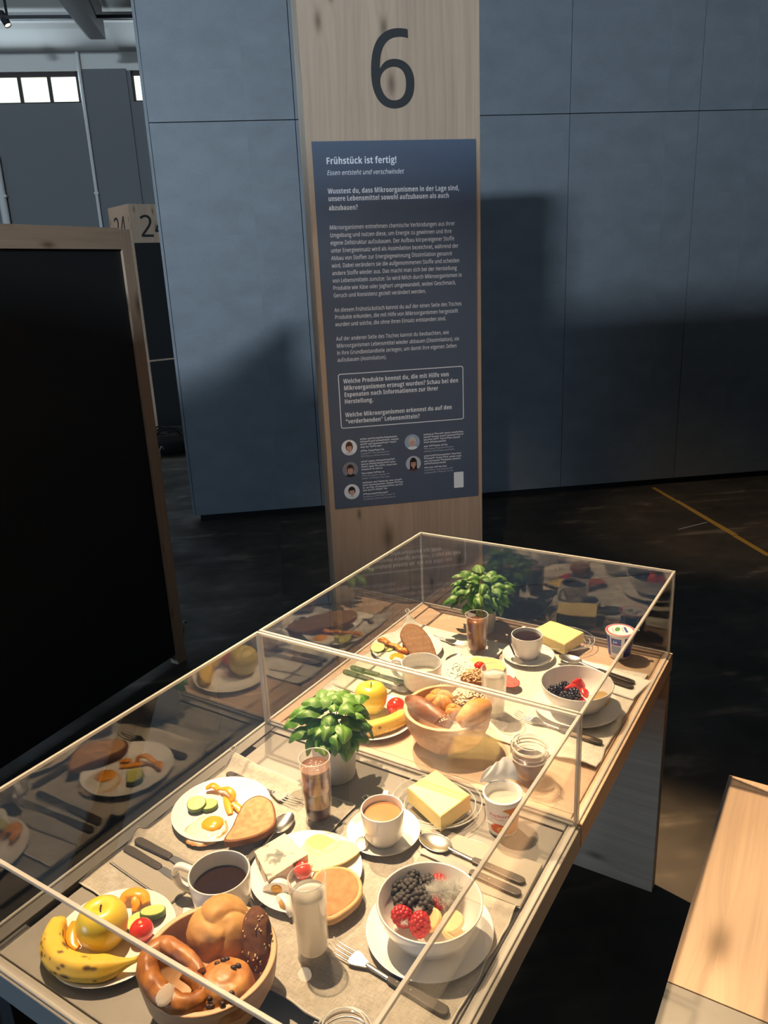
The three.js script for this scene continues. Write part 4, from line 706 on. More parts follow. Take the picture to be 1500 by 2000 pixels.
function friedEgg(label, u, v, r, y, yu, yv, yr, brown) {
  const p = at(u, v, y), e = thing('fried_egg', label, 'egg', V3(p.x, TOP + y, p.z));
  const R = a => r * (1 + 0.12 * N3(Math.cos(a) * 1.4 + u, Math.sin(a) * 1.4, 1) + 0.07 * N3(Math.cos(a) * 5, Math.sin(a) * 5 + v, 4));
  const g = grid(72, 24, (s, t) => { const a = s * 6.28318, q = 1 - (1 - t) * (1 - t), k = R(a) * t; return [Math.cos(a) * k, 0.0008 + 0.0055 * Math.pow(1 - t, 0.6) + 0.0022 * (1 - smooth(0.9, 1, t)) + 0.0012 * N3(Math.cos(a) * t * 4, Math.sin(a) * t * 4, u), -Math.sin(a) * k]; });
  paint(g, (x, y2, z) => { const a = Math.atan2(-z, x), t = Math.hypot(x, z) / R(a); return mix3([0.80, 0.72, 0.56], [0.58, 0.27, 0.06], brown * smooth(0.80, 0.96, t + 0.10 * N3(x * 90, z * 90, 2)) * clamp(0.85 + 0.6 * N3(Math.cos(a) * 2, Math.sin(a) * 2, 3))); });
  mesh('egg_white', g, M.vcGloss, e);
  const y2 = at(yu, yv, y + 0.008); mesh('yolk', blob(yr, 0.0075, yr, 8).translate(y2.x - p.x, 0.0068, y2.z - p.z), M.yolk, e);
}
friedEgg('fried egg with a browned edge on the plate ' + NEAR, 403, 1623, 0.040, 0.0095, 415, 1608, 0.0205, 1.0);
friedEgg('fried egg with an orange yolk in front of the brown bread ' + FARR, 768, 1285, 0.044, 0.0095, 775, 1283, 0.0195, 0.1);
function breadSlice(label, px, h, y0, th, crumbA, crumbB, tilt, ax) {
  const w = px.map(p => at(p[0], p[1], h)), c = w.reduce((a, b) => a.add(b), V3()).multiplyScalar(1 / w.length), o = roundOutline(px.map(p => { const q = at(p[0], p[1], h); return [q.x - c.x, q.z - c.z]; }), 64);
  const b = thing('bread_slice', label, 'bread', V3(c.x, TOP + y0, c.z)); const cg = slab(o, th, 0.0022, 3), cr = paint(welded(cg), crust([0.25, 0.10, 0.035], [0.10, 0.035, 0.015], 60));
  const a = mesh('crust', cr, M.vcDull, b), fg = slab(o.map(q => [q[0] * 0.955, q[1] * 0.955]), 0.0016, 0.0004, 1).translate(0, th - 0.0006, 0);
  const cg2 = grid(40, 40, (s, t) => { const k = Math.floor(s * 63.999), q0 = o[k], q1 = o[(k + 1) % 64], f = s * 64 - k, x = (q0[0] + (q1[0] - q0[0]) * f) * 0.96 * t, z = (q0[1] + (q1[1] - q0[1]) * f) * 0.96 * t; return [x, th + 0.0004 + 0.0009 * fbm(x * 160, z * 160, 3, 3), z]; }); { const n = cg2.attributes.normal; let up = 0; for (let i = 0; i < n.count; i++) up += n.getY(i); if (up < 0) { const ix = cg2.index.array; for (let i = 0; i < ix.length; i += 3) { const q = ix[i]; ix[i] = ix[i + 1]; ix[i + 1] = q; } cg2.computeVertexNormals(); } }
  paint(cg2, (x, y, z) => mix3(crumbA, crumbB, clamp(0.5 + 1.6 * fbm(x * 120, y * 20, z * 120, 4)))); const f = mesh('crumb', cg2, M.vcDull, b);
  for (const m of [a, f]) m.rotation.set(tilt, 0, ax);
}
breadSlice('pale bread slice with a cracked crust beside the fried egg', [[440, 1642], [455, 1615], [466, 1590], [480, 1567], [503, 1555], [526, 1563], [536, 1588], [533, 1612], [500, 1632]], 0.030, 0.0178, 0.013, [0.60, 0.34, 0.17], [0.40, 0.20, 0.09], 0, 0);
breadSlice('half-round slice of dark brown bread on the egg plate ' + FARR, [[784, 1236], [797, 1224], [816, 1227], [838, 1245], [851, 1270], [853, 1284], [838, 1287], [818, 1283], [803, 1266], [790, 1250]], 0.040, 0.0230, 0.014, [0.24, 0.125, 0.055], [0.17, 0.085, 0.035], 0.22, 0.06);
// cheese plate on the grey table
{
  const o = [[497, 1662], [556, 1627], [601, 1668], [524, 1718]].map(p => { const q = at(p[0], p[1], 0.036); return [q.x, q.z]; }), c = [o.reduce((a, b) => a + b[0], 0) / 4, o.reduce((a, b) => a + b[1], 0) / 4];
  const S = new THREE.BoxGeometry(1, 1, 1, 44, 18, 44), q = S.attributes.position; const g0 = S;
  for (let i = 0; i < q.count; i++) { const u = q.getX(i) + 0.5, v = q.getZ(i) + 0.5, y = q.getY(i) + 0.5; const x = (o[0][0] * (1 - u) + o[1][0] * u) * (1 - v) + (o[3][0] * (1 - u) + o[2][0] * u) * v - c[0], z = (o[0][1] * (1 - u) + o[1][1] * u) * (1 - v) + (o[3][1] * (1 - u) + o[2][1] * u) * v - c[1]; const n = 0.0010 * fbm(x * 90, y * 4, z * 90, 3); q.setXYZ(i, x + n, y * 0.026 + n, z - n); }
  const g = welded(g0); paint(g, (x, y, z) => { const v = fbm(x * 55, y * 50 + 3, z * 55, 4), line = Math.abs((x * 0.55 + z * 0.83) + 0.004 * N3(x * 90, y, z * 90)), crack = (1 - smooth(0.0010, 0.0026, line)) * smooth(-0.1, 0.2, N3(x * 70, 1, z * 70)); return mix3(mix3([0.70, 0.60, 0.50], [0.22, 0.24, 0.23], smooth(0.06, 0.22, v)), [0.10, 0.12, 0.12], 0.75 * crack); });
  one('blue_cheese', 'block of blue-veined cheese on the plate ' + NEAR, 'cheese', g, M.vcDull, V3(c[0], TOP + 0.0096, c[1]));
}
function cheeseSlice(label, px, h, y0, mat, curl = 0) { const w = px.map(p => at(p[0], p[1], h)), c = w.reduce((a, b) => a.add(b), V3()).multiplyScalar(1 / w.length), o = roundOutline(px.map(p => { const q = at(p[0], p[1], h); return [q.x - c.x, q.z - c.z]; }), 48); const g = welded(slab(o, 0.003, 0.0006, 1)); const q = g.attributes.position; for (let i = 0; i < q.count; i++) { const x = q.getX(i), z = q.getZ(i); q.setY(i, q.getY(i) + curl * (x * x * 6 - z * z * 2) + 0.0015 * N3(x * 40, 1, z * 40)); } g.computeVertexNormals(); one('cheese_slice', label, 'cheese', g, mat, V3(c.x, TOP + y0, c.z)); }
const paleCheese = std({ color: lin(0.82, 0.66, 0.30), roughness: 0.5 });
cheeseSlice('pale yellow cheese slice with a notched edge beside the blue cheese', [[588, 1660], [600, 1640], [620, 1628], [640, 1632], [656, 1646], [640, 1668], [612, 1690], [596, 1680]], 0.016, 0.0125, paleCheese, 0.6);
cheeseSlice('pale yellow cheese slice nearest the milky coffee', [[640, 1655], [665, 1643], [690, 1646], [702, 1668], [678, 1684], [640, 1696], [610, 1700], [622, 1678]], 0.018, 0.0172, paleCheese, 0.6);
function eggWedge(label, p, r, turn) { const e = thing('egg_wedge', label, 'egg', p, turn); mesh('egg_white', blob(r * 1.45, r, r, 8, (v, d) => { v.y = Math.max(v.y, -r * 0.25); if (v.z > r * 0.25) v.z = r * 0.25; v.y += r * 0.25; }), M.china, e).userData.label = 'glossy white of egg'; mesh('yolk', blob(r * 0.55, r * 0.45, 0.004, 6).translate(0, r * 0.5, r * 0.24), std({ color: lin(0.62, 0.33, 0.06), roughness: 0.8 }), e); }
eggWedge('boiled egg wedge leaning on the blue cheese', base(541, 1732, 0.018, 0.0095), 0.017, 0.5); eggWedge('boiled egg wedge beside the glass of milk', base(556, 1768, 0.016, 0.0105), 0.0165, -0.4);
{
  const px = [[628, 1702], [660, 1696], [690, 1706], [703, 1728], [698, 1755], [672, 1780], [640, 1795], [618, 1785], [610, 1750], [615, 1715]], w = px.map(p => at(p[0], p[1], 0.028)), c = w.reduce((a, b) => a.add(b), V3()).multiplyScalar(1 / w.length), o = roundOutline(px.map(p => { const q = at(p[0], p[1], 0.028); return [q.x - c.x, q.z - c.z]; }), 64);
  const b = thing('roll_half', 'half bread roll with a brown spread beside the cheese slices', 'bread', V3(c.x, TOP + 0.0165, c.z)); const g = welded(slab(o, 0.014, 0.004, 4)); { const q = g.attributes.position; for (let i = 0; i < q.count; i++) { const x = q.getX(i), y = q.getY(i), z = q.getZ(i), n = 0.0022 * fbm(x * 110, y * 110, z * 110, 3); q.setXYZ(i, x * (1 + n * 16), y + n * 0.4, z * (1 + n * 16)); } g.computeVertexNormals(); }
  mesh('crumb', paint(g, crust([0.70, 0.46, 0.24], [0.55, 0.32, 0.14], 70)), M.vcDull, b);
  const top = grid(64, 16, (s, t) => { const k = Math.floor(s * 63.999), q0 = o[k], q1 = o[(k + 1) % 64], f = s * 64 - k, x = (q0[0] + (q1[0] - q0[0]) * f) * 0.94 * t, z = (q0[1] + (q1[1] - q0[1]) * f) * 0.94 * t; return [x, 0.0146 + 0.0012 * (1 - t * t) + 0.0009 * fbm(x * 150, z * 150, 8, 3), z]; }); let up = 0; { const n = top.attributes.normal; for (let i = 0; i < n.count; i++) up += n.getY(i); if (up < 0) { const ix = top.index.array; for (let i = 0; i < ix.length; i += 3) { const q = ix[i]; ix[i] = ix[i + 1]; ix[i + 1] = q; } top.computeVertexNormals(); } }
  mesh('spread', paint(top, crust([0.50, 0.25, 0.11], [0.36, 0.165, 0.065], 90)), M.vcDull, b);
}
// rolls and pastry
const golden = crust([0.55, 0.25, 0.07], [0.36, 0.13, 0.03], 26), brownBake = crust([0.34, 0.12, 0.03], [0.17, 0.05, 0.014], 24);
function bun(name, label, p, r, ry, lobes, turn, colour, mat = M.vc, tilt = 0) {
  const g = blob(r, ry, r, 22, (v, d) => { const a = Math.atan2(d.z, d.x), q = Math.hypot(d.x, d.z); if (lobes) { const sp = a * lobes + 3.2 * (1 - q), k = Math.pow(Math.abs(Math.sin(sp / 2)), 0.55); v.multiplyScalar(0.87 + 0.15 * k * smooth(0.05, 0.4, q) + 0.03 * (1 - q)); } v.multiplyScalar(1 + 0.05 * fbm(d.x * 2.2 + turn, d.y * 2.2, d.z * 2.2, 3)); });
  g.rotateX(tilt); const m = one(name, label, 'bread roll', paint(g, colour), mat, p, turn); return m;
}
bun('bread_roll', 'large pale split bun standing in the wooden bowl ' + NEAR, base(431, 1817, 0.088, 0.088), 0.047, 0.044, 3, 0.9, crust([0.68, 0.38, 0.13], [0.50, 0.23, 0.06], 20), M.vc, 0.6);
{
  const a = at(499, 1776, 0.122), b = at(504, 1893, 0.062), o = a.clone().lerp(b, 0.5), L = a.distanceTo(b), t = thing('seeded_bar', 'dark seeded bread bar standing at the bowl rim', 'bread', o), ax = b.clone().sub(a).normalize(), qn = new THREE.Quaternion().setFromUnitVectors(V3(0, 0, 1), ax);
  const g = blob(0.019, 0.017, L * 0.56, 18, (v, d) => { const k = Math.pow(Math.abs(d.z), 3); v.x *= 1 + 0.35 * k * 0; const s = 1 / Math.max(Math.abs(d.x), Math.abs(d.y), 0.75); v.x *= Math.min(s, 1.2); v.y *= Math.min(s, 1.2); v.multiplyScalar(1 + 0.09 * fbm(v.x * 90, v.y * 90, v.z * 90, 3)); }); g.applyQuaternion(qn); mesh('loaf', paint(g, crust([0.20, 0.075, 0.03], [0.09, 0.03, 0.015], 60)), M.vcDull, t);
  const seeds = [], rs = mulberry(44); for (let i = 0; i < 90; i++) { const ang = rs() * 6.28, z = (rs() - 0.5) * L * 0.95, k = Math.sqrt(Math.max(0.05, 1 - Math.pow(z / (L * 0.56), 2))); const s = new THREE.SphereGeometry(0.0016, 6, 5).scale(1, 0.6, 1.7); s.rotateZ(rs() * 6); s.rotateX(rs() * 6); s.translate(Math.cos(ang) * 0.0195 * Math.min(1.1, k * 1.15), Math.sin(ang) * 0.0175 * Math.min(1.1, k * 1.15), z); s.applyQuaternion(qn); seeds.push(s); } mesh('seeds', merge2(seeds), M.seed, t).userData.kind = 'stuff';
}
{
  const p = base(438, 1931, 0.078, 0.072), r = 0.043, b = thing('raisin_bun', 'glossy raisin bun in the wooden bowl beside the pretzel', 'bun', p, 0.4);
  mesh('bun', paint(blob(r, 0.033, r, 20, (v, d) => { const a = Math.atan2(d.z, d.x), q = Math.hypot(d.x, d.z); v.multiplyScalar(1 + 0.05 * Math.sin(a * 1 + q * 11) * smooth(0.2, 0.5, q) + 0.05 * fbm(d.x * 3, d.y * 3, d.z * 3, 3)); }), crust([0.58, 0.26, 0.055], [0.32, 0.10, 0.02], 45)), M.vcSatin, b);
  const rs = mulberry(9); for (let i = 0; i < 12; i++) { const a = rs() * 6.28, q = 0.25 + 0.65 * rs(), y = Math.sqrt(1 - q * q); mesh('raisin', blob(0.0042, 0.003, 0.0034, 4).translate(Math.cos(a) * q * r * 1.0, y * 0.0335, Math.sin(a) * q * r * 1.0), M.raisin, b); }
}
{
  const P = [[392, 1902, .098], [372, 1876, .100], [345, 1858, .100], [318, 1848, .098], [297, 1862, .096], [288, 1892, .094], [300, 1924, .093], [326, 1950, .092], [356, 1962, .090], [384, 1956, .088], [396, 1940, .088], [384, 1918, .095], [358, 1900, .104]].map(p => at(p[0], p[1], p[2])), o = P[6].clone(); o.y -= 0.02;
  const q = P.map(p => p.clone().sub(o)), t = thing('pretzel', 'dark glossy lye pretzel with a split showing white crumb', 'pretzel', o);
  mesh('pretzel_crust', paint(sweep(q, (s, a) => (0.0075 + 0.0075 * Math.pow(Math.sin(Math.PI * clamp(s * 0.96 + 0.02)), 0.8)) * (1 + 0.10 * N3(s * 22, Math.cos(a) * 2, Math.sin(a) * 2)), 150, 28), crust([0.50, 0.19, 0.035], [0.20, 0.055, 0.012], 55)), M.vcSatin, t);
  const c = at(322, 1938, 0.108).sub(o); mesh('split_crumb', blob(0.011, 0.005, 0.016, 8, (v, d) => v.multiplyScalar(1 + 0.25 * fbm(d.x * 4, d.y * 4, d.z * 4, 3))).rotateY(0.5).translate(c.x, c.y - 0.0045, c.z), M.milk, t).userData.label = 'white torn crumb';
}
{
  const P = [[797, 1366, .090], [812, 1374, .096], [835, 1388, .098], [858, 1402, .096], [880, 1416, .090]].map(p => at(p[0], p[1], p[2])), o = P[2].clone(); o.y -= 0.016; const t = thing('lye_stick', 'long dark lye bread stick lying across the wooden bowl', 'bread roll', o);
  mesh('stick_crust', paint(sweep(P.map(p => p.sub(o)), (s, a) => 0.0195 * Math.pow(Math.sin(Math.PI * clamp(s * 0.88 + 0.06)), 0.45) * (1 + 0.04 * N3(s * 9, Math.cos(a), 2)), 70, 28), crust([0.27, 0.095, 0.035], [0.12, 0.034, 0.014], 30)), M.vcSatin, t);
  const salt = [], rs = mulberry(3), c = at(868, 1404, 0.112).sub(o); for (let i = 0; i < 16; i++) salt.push(new THREE.BoxGeometry(0.0018, 0.0018, 0.0018).rotateY(rs() * 3).translate(c.x + (rs() - 0.5) * 0.02, c.y, c.z + (rs() - 0.5) * 0.03)); mesh('salt_grains', merge2(salt), M.seedPale, t).userData.kind = 'stuff';
}
bun('bread_roll', 'golden star-cut roll behind the lye stick', base(858, 1369, 0.09, 0.084), 0.033, 0.028, 5, 0.3, crust([0.64, 0.30, 0.06], [0.45, 0.17, 0.03], 24), M.vc, 0.35);
{
  const P = [[896, 1412, .090], [908, 1404, .098], [924, 1393, .102], [940, 1384, .098], [950, 1379, .09]].map(p => at(p[0], p[1], p[2])), o = P[2].clone(); o.y -= 0.02;
  one('bread_roll', 'smooth golden long roll at the rim of the wooden bowl', 'bread roll', paint(sweep(P.map(p => p.sub(o)), (s, a) => 0.0245 * Math.pow(Math.sin(Math.PI * clamp(s * 0.86 + 0.07)), 0.5) * (1 + 0.05 * N3(s * 7, Math.cos(a), 2)), 60, 28), crust([0.62, 0.28, 0.055], [0.44, 0.165, 0.03], 26)), M.vc, o);
}
bun('bread_roll', 'small golden roll between the star-cut roll and the long roll', base(886, 1390, 0.09, 0.088), 0.019, 0.019, 3, 1.4, crust([0.64, 0.31, 0.07], [0.46, 0.18, 0.035], 30), M.vc, 0.5);
function seeded(name, label, p, r, ry, colour, n, seedMat, big) {
  const t = thing(name, label, 'bread roll', p); mesh('roll', paint(blob(r, ry, r, 16, (v, d) => v.multiplyScalar(1 + 0.07 * fbm(d.x * 2.5, d.y * 2.5, d.z * 2.5, 3))), colour), M.vc, t);
  const rs = mulberry(n * 7), s = []; for (let i = 0; i < n; i++) { const a = rs() * 6.28, q = Math.sqrt(rs()) * 0.92, y = Math.sqrt(1 - q * q); const g = new THREE.SphereGeometry(big, 6, 5).scale(1.7, 0.45, 0.9); g.rotateZ(rs() * 1.2 - 0.6); g.rotateY(rs() * 6.28); g.translate(Math.cos(a) * q * r * 1.01, y * ry * 1.03, Math.sin(a) * q * r * 1.01); s.push(g); } mesh('seeds', merge2(s), seedMat, t).userData.kind = 'stuff';
}
seeded('seeded_roll', 'dark roll crusted with pale seeds in the wooden bowl', base(914, 1361, 0.092, 0.080), 0.036, 0.031, crust([0.22, 0.09, 0.035], [0.12, 0.045, 0.02], 40), 260, M.seedPale, 0.0028);
seeded('seeded_roll', 'brown roll sprinkled with seeds on the cheese plate', base(926, 1328, 0.030, 0.030), 0.033, 0.024, brownBake, 90, M.seed, 0.0027);
// cheese plate on the oak table
{
  const o = [[858, 1305], [897, 1279], [925, 1298], [912, 1330], [880, 1332]].map(p => { const q = at(p[0], p[1], 0.03); return [q.x, q.z]; }), c = [o.reduce((a, b) => a + b[0], 0) / 5, o.reduce((a, b) => a + b[1], 0) / 5], t = thing('herb_cheese', 'white cheese speckled with dark herbs ' + FARR, 'cheese', V3(c[0], TOP + 0.0096, c[1]));
  mesh('cheese_block', slab(roundOutline(o.map(p => [p[0] - c[0], p[1] - c[1]]), 40), 0.02, 0.003, 3), std({ color: lin(0.80, 0.74, 0.62), roughness: 0.6 }), t);
  const s = [], rs = mulberry(21); for (let i = 0; i < 60; i++) { const k = rs(), j = Math.floor(rs() * 5), j2 = (j + 1) % 5, f = rs(), x = (o[j][0] * (1 - f) + o[j2][0] * f - c[0]) * k * 0.86, z = (o[j][1] * (1 - f) + o[j2][1] * f - c[1]) * k * 0.86; s.push(new THREE.SphereGeometry(0.0012 + 0.001 * rs(), 6, 4).scale(1.5, 0.3, 0.8).rotateY(rs() * 6).translate(x, 0.0201, z)); } mesh('herb_specks', merge2(s), M.ink, t).userData.kind = 'stuff';
}
cheeseSlice('yellow cheese slice beside the herb cheese ' + FARR, [[918, 1290], [935, 1281], [955, 1287], [962, 1300], [945, 1312], [925, 1306]], 0.02, 0.0135, M.cheese, 0.8);
cheeseSlice('yellow cheese slice nearest the saucer ' + FARR, [[940, 1292], [962, 1285], [980, 1291], [986, 1306], [972, 1318], [948, 1312]], 0.022, 0.0185, M.cheese, 0.8);
const salamiTex = dataTex(128, 128, (u, v) => { const f = smooth(0.05, 0.16, fbm(u * 26, v * 26, 5, 2)); return mix3([168, 52, 46], [232, 190, 172], f); });
for (const [l, u, v, y, r] of [['salami slice at the plate edge beside the glass of milk', 996, 1334, 0.016, 0.024], ['salami slice partly under its neighbour on the cheese plate', 985, 1328, 0.0125, 0.023]]) { const p = base(u, v, y, y); one('salami_slice', l, 'salami', new THREE.CylinderGeometry(r, r, 0.0024, 40).translate(0, 0.0012, 0), [std({ color: lin(0.3, 0.05, 0.04), roughness: 0.5 }), std({ map: salamiTex, roughness: 0.45 }), std({ map: salamiTex, roughness: 0.45 })], p, u); }
// berries
const drupe = (n, r, len, seed) => { const rs = mulberry(seed), s = []; for (let i = 0; i < n; i++) { const y = 1 - 2 * (i + 0.5) / n, q = Math.sqrt(1 - y * y), a = i * 2.39996; s.push(new THREE.IcosahedronGeometry(r * 0.34 * (0.9 + 0.2 * rs()), 2).translate(Math.cos(a) * q * r * 0.78, y * len, Math.sin(a) * q * r * 0.78)); } s.push(new THREE.IcosahedronGeometry(r * 0.8, 2)); return merge2(s); };
const berryGeo = [drupe(34, 0.0125, 0.0125, 1), drupe(34, 0.0125, 0.0135, 2)], raspGeo = drupe(60, 0.0125, 0.0135, 3);
const blackB = phy({ color: lin(0.012, 0.009, 0.016), roughness: 0.28, clearcoat: 0.5 }), blackOld = std({ color: lin(0.045, 0.04, 0.04), roughness: 0.7 }), raspB = phy({ color: lin(0.40, 0.018, 0.022), roughness: 0.4 }), strawB = phy({ color: lin(0.66, 0.025, 0.015), roughness: 0.3, clearcoat: 0.5 });
function berry(name, label, u, v, h, geo, mat, s, rot, cat, group) { const p = at(u, v, h), m = one(name, label, cat, geo, mat, p, rot, group); m.scale.setScalar(s); m.rotation.set(rot * 0.7, rot, rot * 1.3); }
[[805, 1716, .050], [775, 1741, .046], [800, 1737, .054], [835, 1726, .050], [821, 1752, .050], [791, 1762, .048], [832, 1770, .046]].forEach(([u, v, h], i) => berry('blackberry', 'shrivelled blackberry in the bowl of mouldy fruit', u, v, h, berryGeo[i % 2], blackOld, 1.12, i * 1.3, 'blackberry', 'old blackberries'));
berry('raspberry', 'red raspberry with white mould beside the bowl rim', 786, 1790, .046, raspGeo, raspB, 1.15, 0.4, 'raspberry'); berry('raspberry', 'bright red raspberry beside the banana slices', 820, 1806, .048, raspGeo, raspB, 1.2, 1.5, 'raspberry');
berry('raspberry', 'red raspberry under grey mould fluff', 856, 1757, .046, raspGeo, raspB, 1.05, 2.5, 'raspberry'); berry('raspberry', 'red raspberry standing above the mould fluff', 858, 1724, .050, raspGeo, raspB, 0.95, 3.5, 'raspberry');
[[1083, 1352, .042], [1103, 1346, .050], [1106, 1364, .048], [1121, 1358, .052]].forEach(([u, v, h], i) => berry('blackberry', 'glossy blackberry in the bowl of fresh fruit', u, v, h, berryGeo[i % 2], blackB, 1.18, i * 1.7, 'blackberry', 'fresh blackberries'));
function strawberry(label, u, v, h, r, len, rx, rz, group) { const p = at(u, v, h), t = thing('strawberry', label, 'strawberry', p, 0, group); const g = blob(r, len, r * 0.8, 8, (q, d) => { const k = 1 - 0.42 * smooth(-0.2, 1, d.y); q.x *= k; q.z *= k; if (q.z > r * 0.3) q.z = r * 0.3; }); const s = []; for (let i = 0; i < 24; i++) { const y = 0.8 - 1.6 * (i + 0.5) / 24, q = Math.sqrt(1 - y * y), a = i * 2.4, k = 1 - 0.42 * smooth(-0.2, 1, y); if (Math.sin(a) > 0.3) continue; s.push(new THREE.SphereGeometry(0.0007, 5, 4).translate(Math.cos(a) * q * r * k, y * len, Math.sin(a) * q * r * 0.8 * k)); } for (const x of [g, ...s]) { x.rotateX(rx); x.rotateZ(rz); } mesh('flesh', g, strawB, t); mesh('seeds', merge2(s), M.seed, t).userData.kind = 'stuff'; }
strawberry('large upright halved strawberry in the fresh fruit bowl', 1130, 1337, .056, 0.0165, 0.021, 0.3, -0.25);
strawberry('halved strawberry lying beside the large upright one', 1114, 1346, .054, 0.015, 0.018, 0.9, 0.9); strawberry('pointed strawberry piece beside the banana slices ' + FARR, 1141, 1354, .05, 0.013, 0.017, 1.2, -0.8);
[[1088, 1369, .040], [1104, 1374, .042], [1122, 1376, .042], [1136, 1370, .04]].forEach(([u, v, h], i) => strawberry('small strawberry piece at the front of the fresh fruit bowl', u, v, h, 0.0105, 0.0115, 0.8 + i, i * 1.1, 'small strawberry pieces'));
const bananaFlesh = paint(welded(slab(roundOutline(Array.from({ length: 12 }, (_, i) => { const a = i / 12 * 6.2832; return [Math.cos(a) * 0.0165 * (1 + 0.04 * Math.cos(3 * a)), Math.sin(a) * 0.0165 * (1 + 0.04 * Math.cos(3 * a))]; }), 40), 0.008, 0.0012, 2)), (x, y, z) => { const q = Math.hypot(x, z) / 0.0165, a = Math.atan2(z, x); return mix3([0.72, 0.52, 0.26], [0.45, 0.24, 0.07], clamp((1 - smooth(0.12, 0.34, q)) * 0.8 + 0.5 * fbm(x * 200, y, z * 200, 3))); });
[['browned banana slice lying on top in the mouldy fruit bowl', 886, 1804, .046, 0.25, 0.3], ['banana slice under the browned one in the mouldy fruit bowl', 880, 1822, .034, -0.2, -0.4], ['pale banana slice between raspberry and browned slice', 846, 1798, .040, 0.5, 0.5], ['banana slice tilted behind the strawberries', 1162, 1372, .040, 0.7, -0.4], ['banana slice at the rim of the fresh fruit bowl', 1176, 1366, .044, 0.9, -0.2]].forEach(([l, u, v, h, a, b]) => { const m = one('banana_slice', l, 'banana', bananaFlesh, M.vc, at(u, v, h - 0.004)); m.rotation.set(a, 0.3, b); });
{
  const hairMat = phy({ color: lin(0.72, 0.72, 0.70), roughness: 1, transmission: 0.4, thickness: 0, side: THREE.DoubleSide }), rs = mulberry(88), pos = [];
  for (const [u, v, h, R, n] of [[862, 1742, .056, 0.024, 3400], [884, 1738, .050, 0.023, 2700], [838, 1738, .060, 0.012, 350], [816, 1778, .056, 0.009, 200], [790, 1802, .050, 0.009, 220], [868, 1762, .052, 0.014, 350]]) { const c = at(u, v, h); for (let i = 0; i < n; i++) { const y = rs() * 1.3 - 0.3, a = rs() * 6.283, q = Math.sqrt(Math.max(0, 1 - y * y)), d = V3(Math.cos(a) * q, y, Math.sin(a) * q).normalize(), L = R * (0.5 + 0.5 * rs()), s = V3(rs() - 0.5, rs() - 0.5, rs() - 0.5).cross(d).normalize().multiplyScalar(0.00024), b = d.clone().multiplyScalar(L * 0.3).add(V3((rs() - 0.5) * R, 0, (rs() - 0.5) * R).multiplyScalar(0.5)), e = b.clone().addScaledVector(d, L * 0.7).add(V3(rs() - 0.5, rs() - 0.5, rs() - 0.5).multiplyScalar(L * 0.5)); for (const w of [b.clone().add(s), b.clone().sub(s), e]) pos.push(c.x + w.x, c.y + w.y, c.z + w.z); } }
  const g = new THREE.BufferGeometry(); g.setAttribute('position', new THREE.Float32BufferAttribute(pos, 3)); g.computeVertexNormals(); const m = one('mould_fluff', 'grey-white mould fluff growing over the berries', 'mould', g, hairMat); m.userData.kind = 'stuff';
}
// basil
function leafGeo(seed, wide, curl) {
  const g = grid(10, 8, (u, v) => { const w = wide * Math.pow(Math.sin(Math.PI * Math.pow(u, 0.8)), 0.85) * (1 - 0.1 * u), s = v * 2 - 1; const x = u, z = s * w; return [x * (1 - 0.12 * curl * u), 0.22 * Math.sin(Math.PI * u * 0.9) * (1 - s * s * 0.75) - curl * 0.45 * u * u - 0.04 * (1 - Math.abs(s)) * (Math.abs(s) < 0.1 ? 1 : 0) + 0.03 * Math.sin(u * 14 + Math.abs(s) * 5) * Math.abs(s), z]; });
  return paint(g, (x, y, z) => { const rib = 1 - smooth(0.01, 0.04, Math.abs(z)), vein = 0.5 + 0.5 * Math.sin(x * 34 - Math.abs(z) * 30 + seed); return mix3(mix3([0.060, 0.19, 0.012], [0.115, 0.28, 0.022], 0.6 * vein + 0.4 * N3(x * 4, z * 4, seed)), [0.20, 0.36, 0.06], 0.6 * rib); });
}
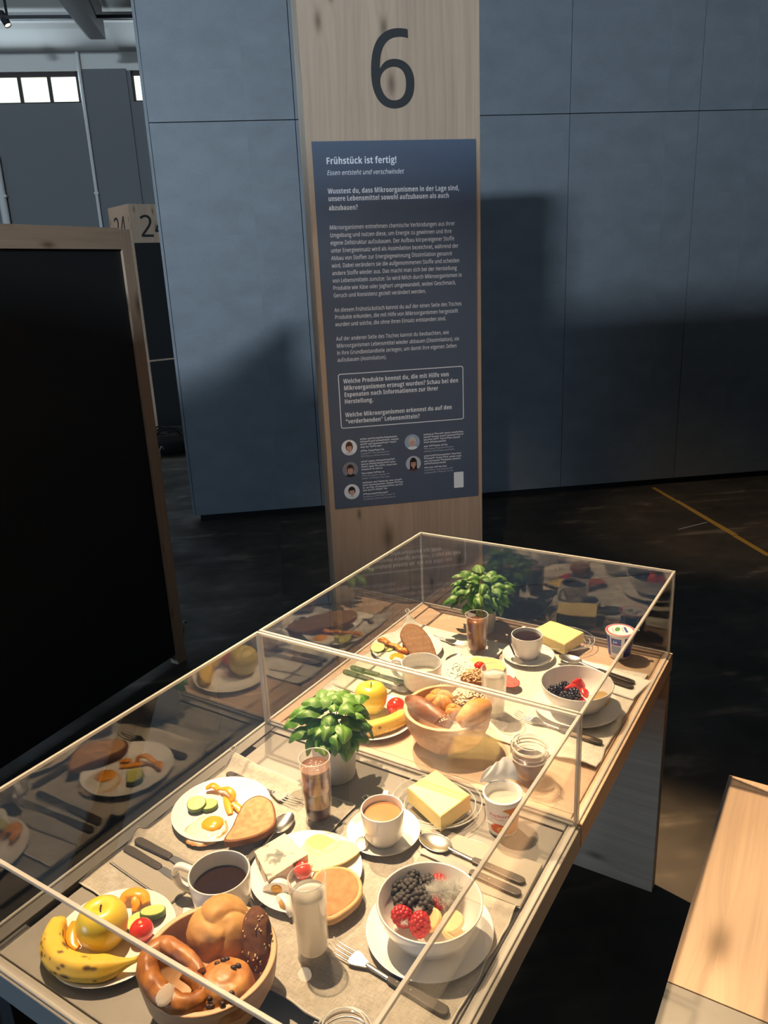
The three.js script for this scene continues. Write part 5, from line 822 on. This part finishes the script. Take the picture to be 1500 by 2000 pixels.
function basil(label, x, z, r, h, R, lift, n, len, wide, seed, base0) {
  const t = thing('basil_pot', label, 'potted plant', on(x, z, base0)), rs = mulberry(seed);
  mesh('pot', lathe([[0, 0.001], [r * 0.80, 0.001], [r * 0.83, 0], [r * 0.86, 0.004], [r * 0.84, 0.007], [r * 0.86, 0.010], [r * 0.98, h - 0.003], [r * 1.0, h - 0.002], [r, h], [r * 0.965, h], [r * 0.955, h - 0.006], [r * 0.93, h - 0.012], [0, h - 0.012]], 56), M.zinc, t).userData.label = 'small zinc pot';
  mesh('soil', lathe([[r * 0.94, h - 0.0125], [r * 0.6, h - 0.008], [0, h - 0.006]], 32), M.soil, t);
  const gs = [leafGeo(seed, wide, 0.5), leafGeo(seed + 3, wide * 0.92, 0.8), leafGeo(seed + 5, wide * 1.06, 0.25)], C = V3(0, h + lift, 0);
  for (let i = 0; i < n; i++) {
    const y = 1 - 1.42 * (i + 0.5) / n, a = i * 2.39996 + (rs() - 0.5) * 0.7, q = Math.sqrt(Math.max(0, 1 - y * y)), d = V3(Math.cos(a) * q, y, Math.sin(a) * q), k = 0.62 + 0.38 * rs();
    const out = V3(Math.cos(a), 0, Math.sin(a)), L = len * (0.62 + 0.5 * rs()), p = C.clone().add(V3(d.x * R * k, d.y * R * 0.78 * k, d.z * R * k)).addScaledVector(out, -L * 0.45);
    if (p.y < h - 0.012 && Math.hypot(p.x, p.z) < r * 1.05) p.addScaledVector(out, r * 0.5);
    const X = out.clone().applyAxisAngle(V3(0, 1, 0), (rs() - 0.5) * 1.5).add(V3(0, 0.45 * y - 0.25 + (rs() - 0.5) * 0.5, 0)).normalize(), up = d.clone().multiplyScalar(0.5).add(V3((rs() - 0.5) * 0.6, 0.8, (rs() - 0.5) * 0.6)), Z = V3().crossVectors(X, up).normalize(), Y = V3().crossVectors(Z, X).normalize();
    const m = mesh('leaf', gs[i % 3], M.leaf, t); m.matrixAutoUpdate = true; m.quaternion.setFromRotationMatrix(new THREE.Matrix4().makeBasis(X, Y, Z)); m.position.copy(p); m.scale.setScalar(L);
    if (i % 4 === 0) mesh('stem', sweep([V3((rs() - 0.5) * r, h - 0.008, (rs() - 0.5) * r), C.clone().multiplyScalar(0.6).add(V3(p.x * 0.3, h * 0.3 + 0.01, p.z * 0.3)), p], s => 0.0015 - 0.0006 * s, 12, 6), M.stem, t);
  }
}
basil('zinc pot of basil with broad drooping leaves ' + NEAR, 0.258, 0.086, 0.0475, 0.080, 0.078, 0.040, 66, 0.056, 0.37, 5, 0.0006);
basil('zinc pot of bushy basil behind the cocoa ' + FARR, 0.243, -0.655, 0.0435, 0.066, 0.088, 0.040, 88, 0.050, 0.31, 15, 0.0006);
renderer.render(scene, camera);
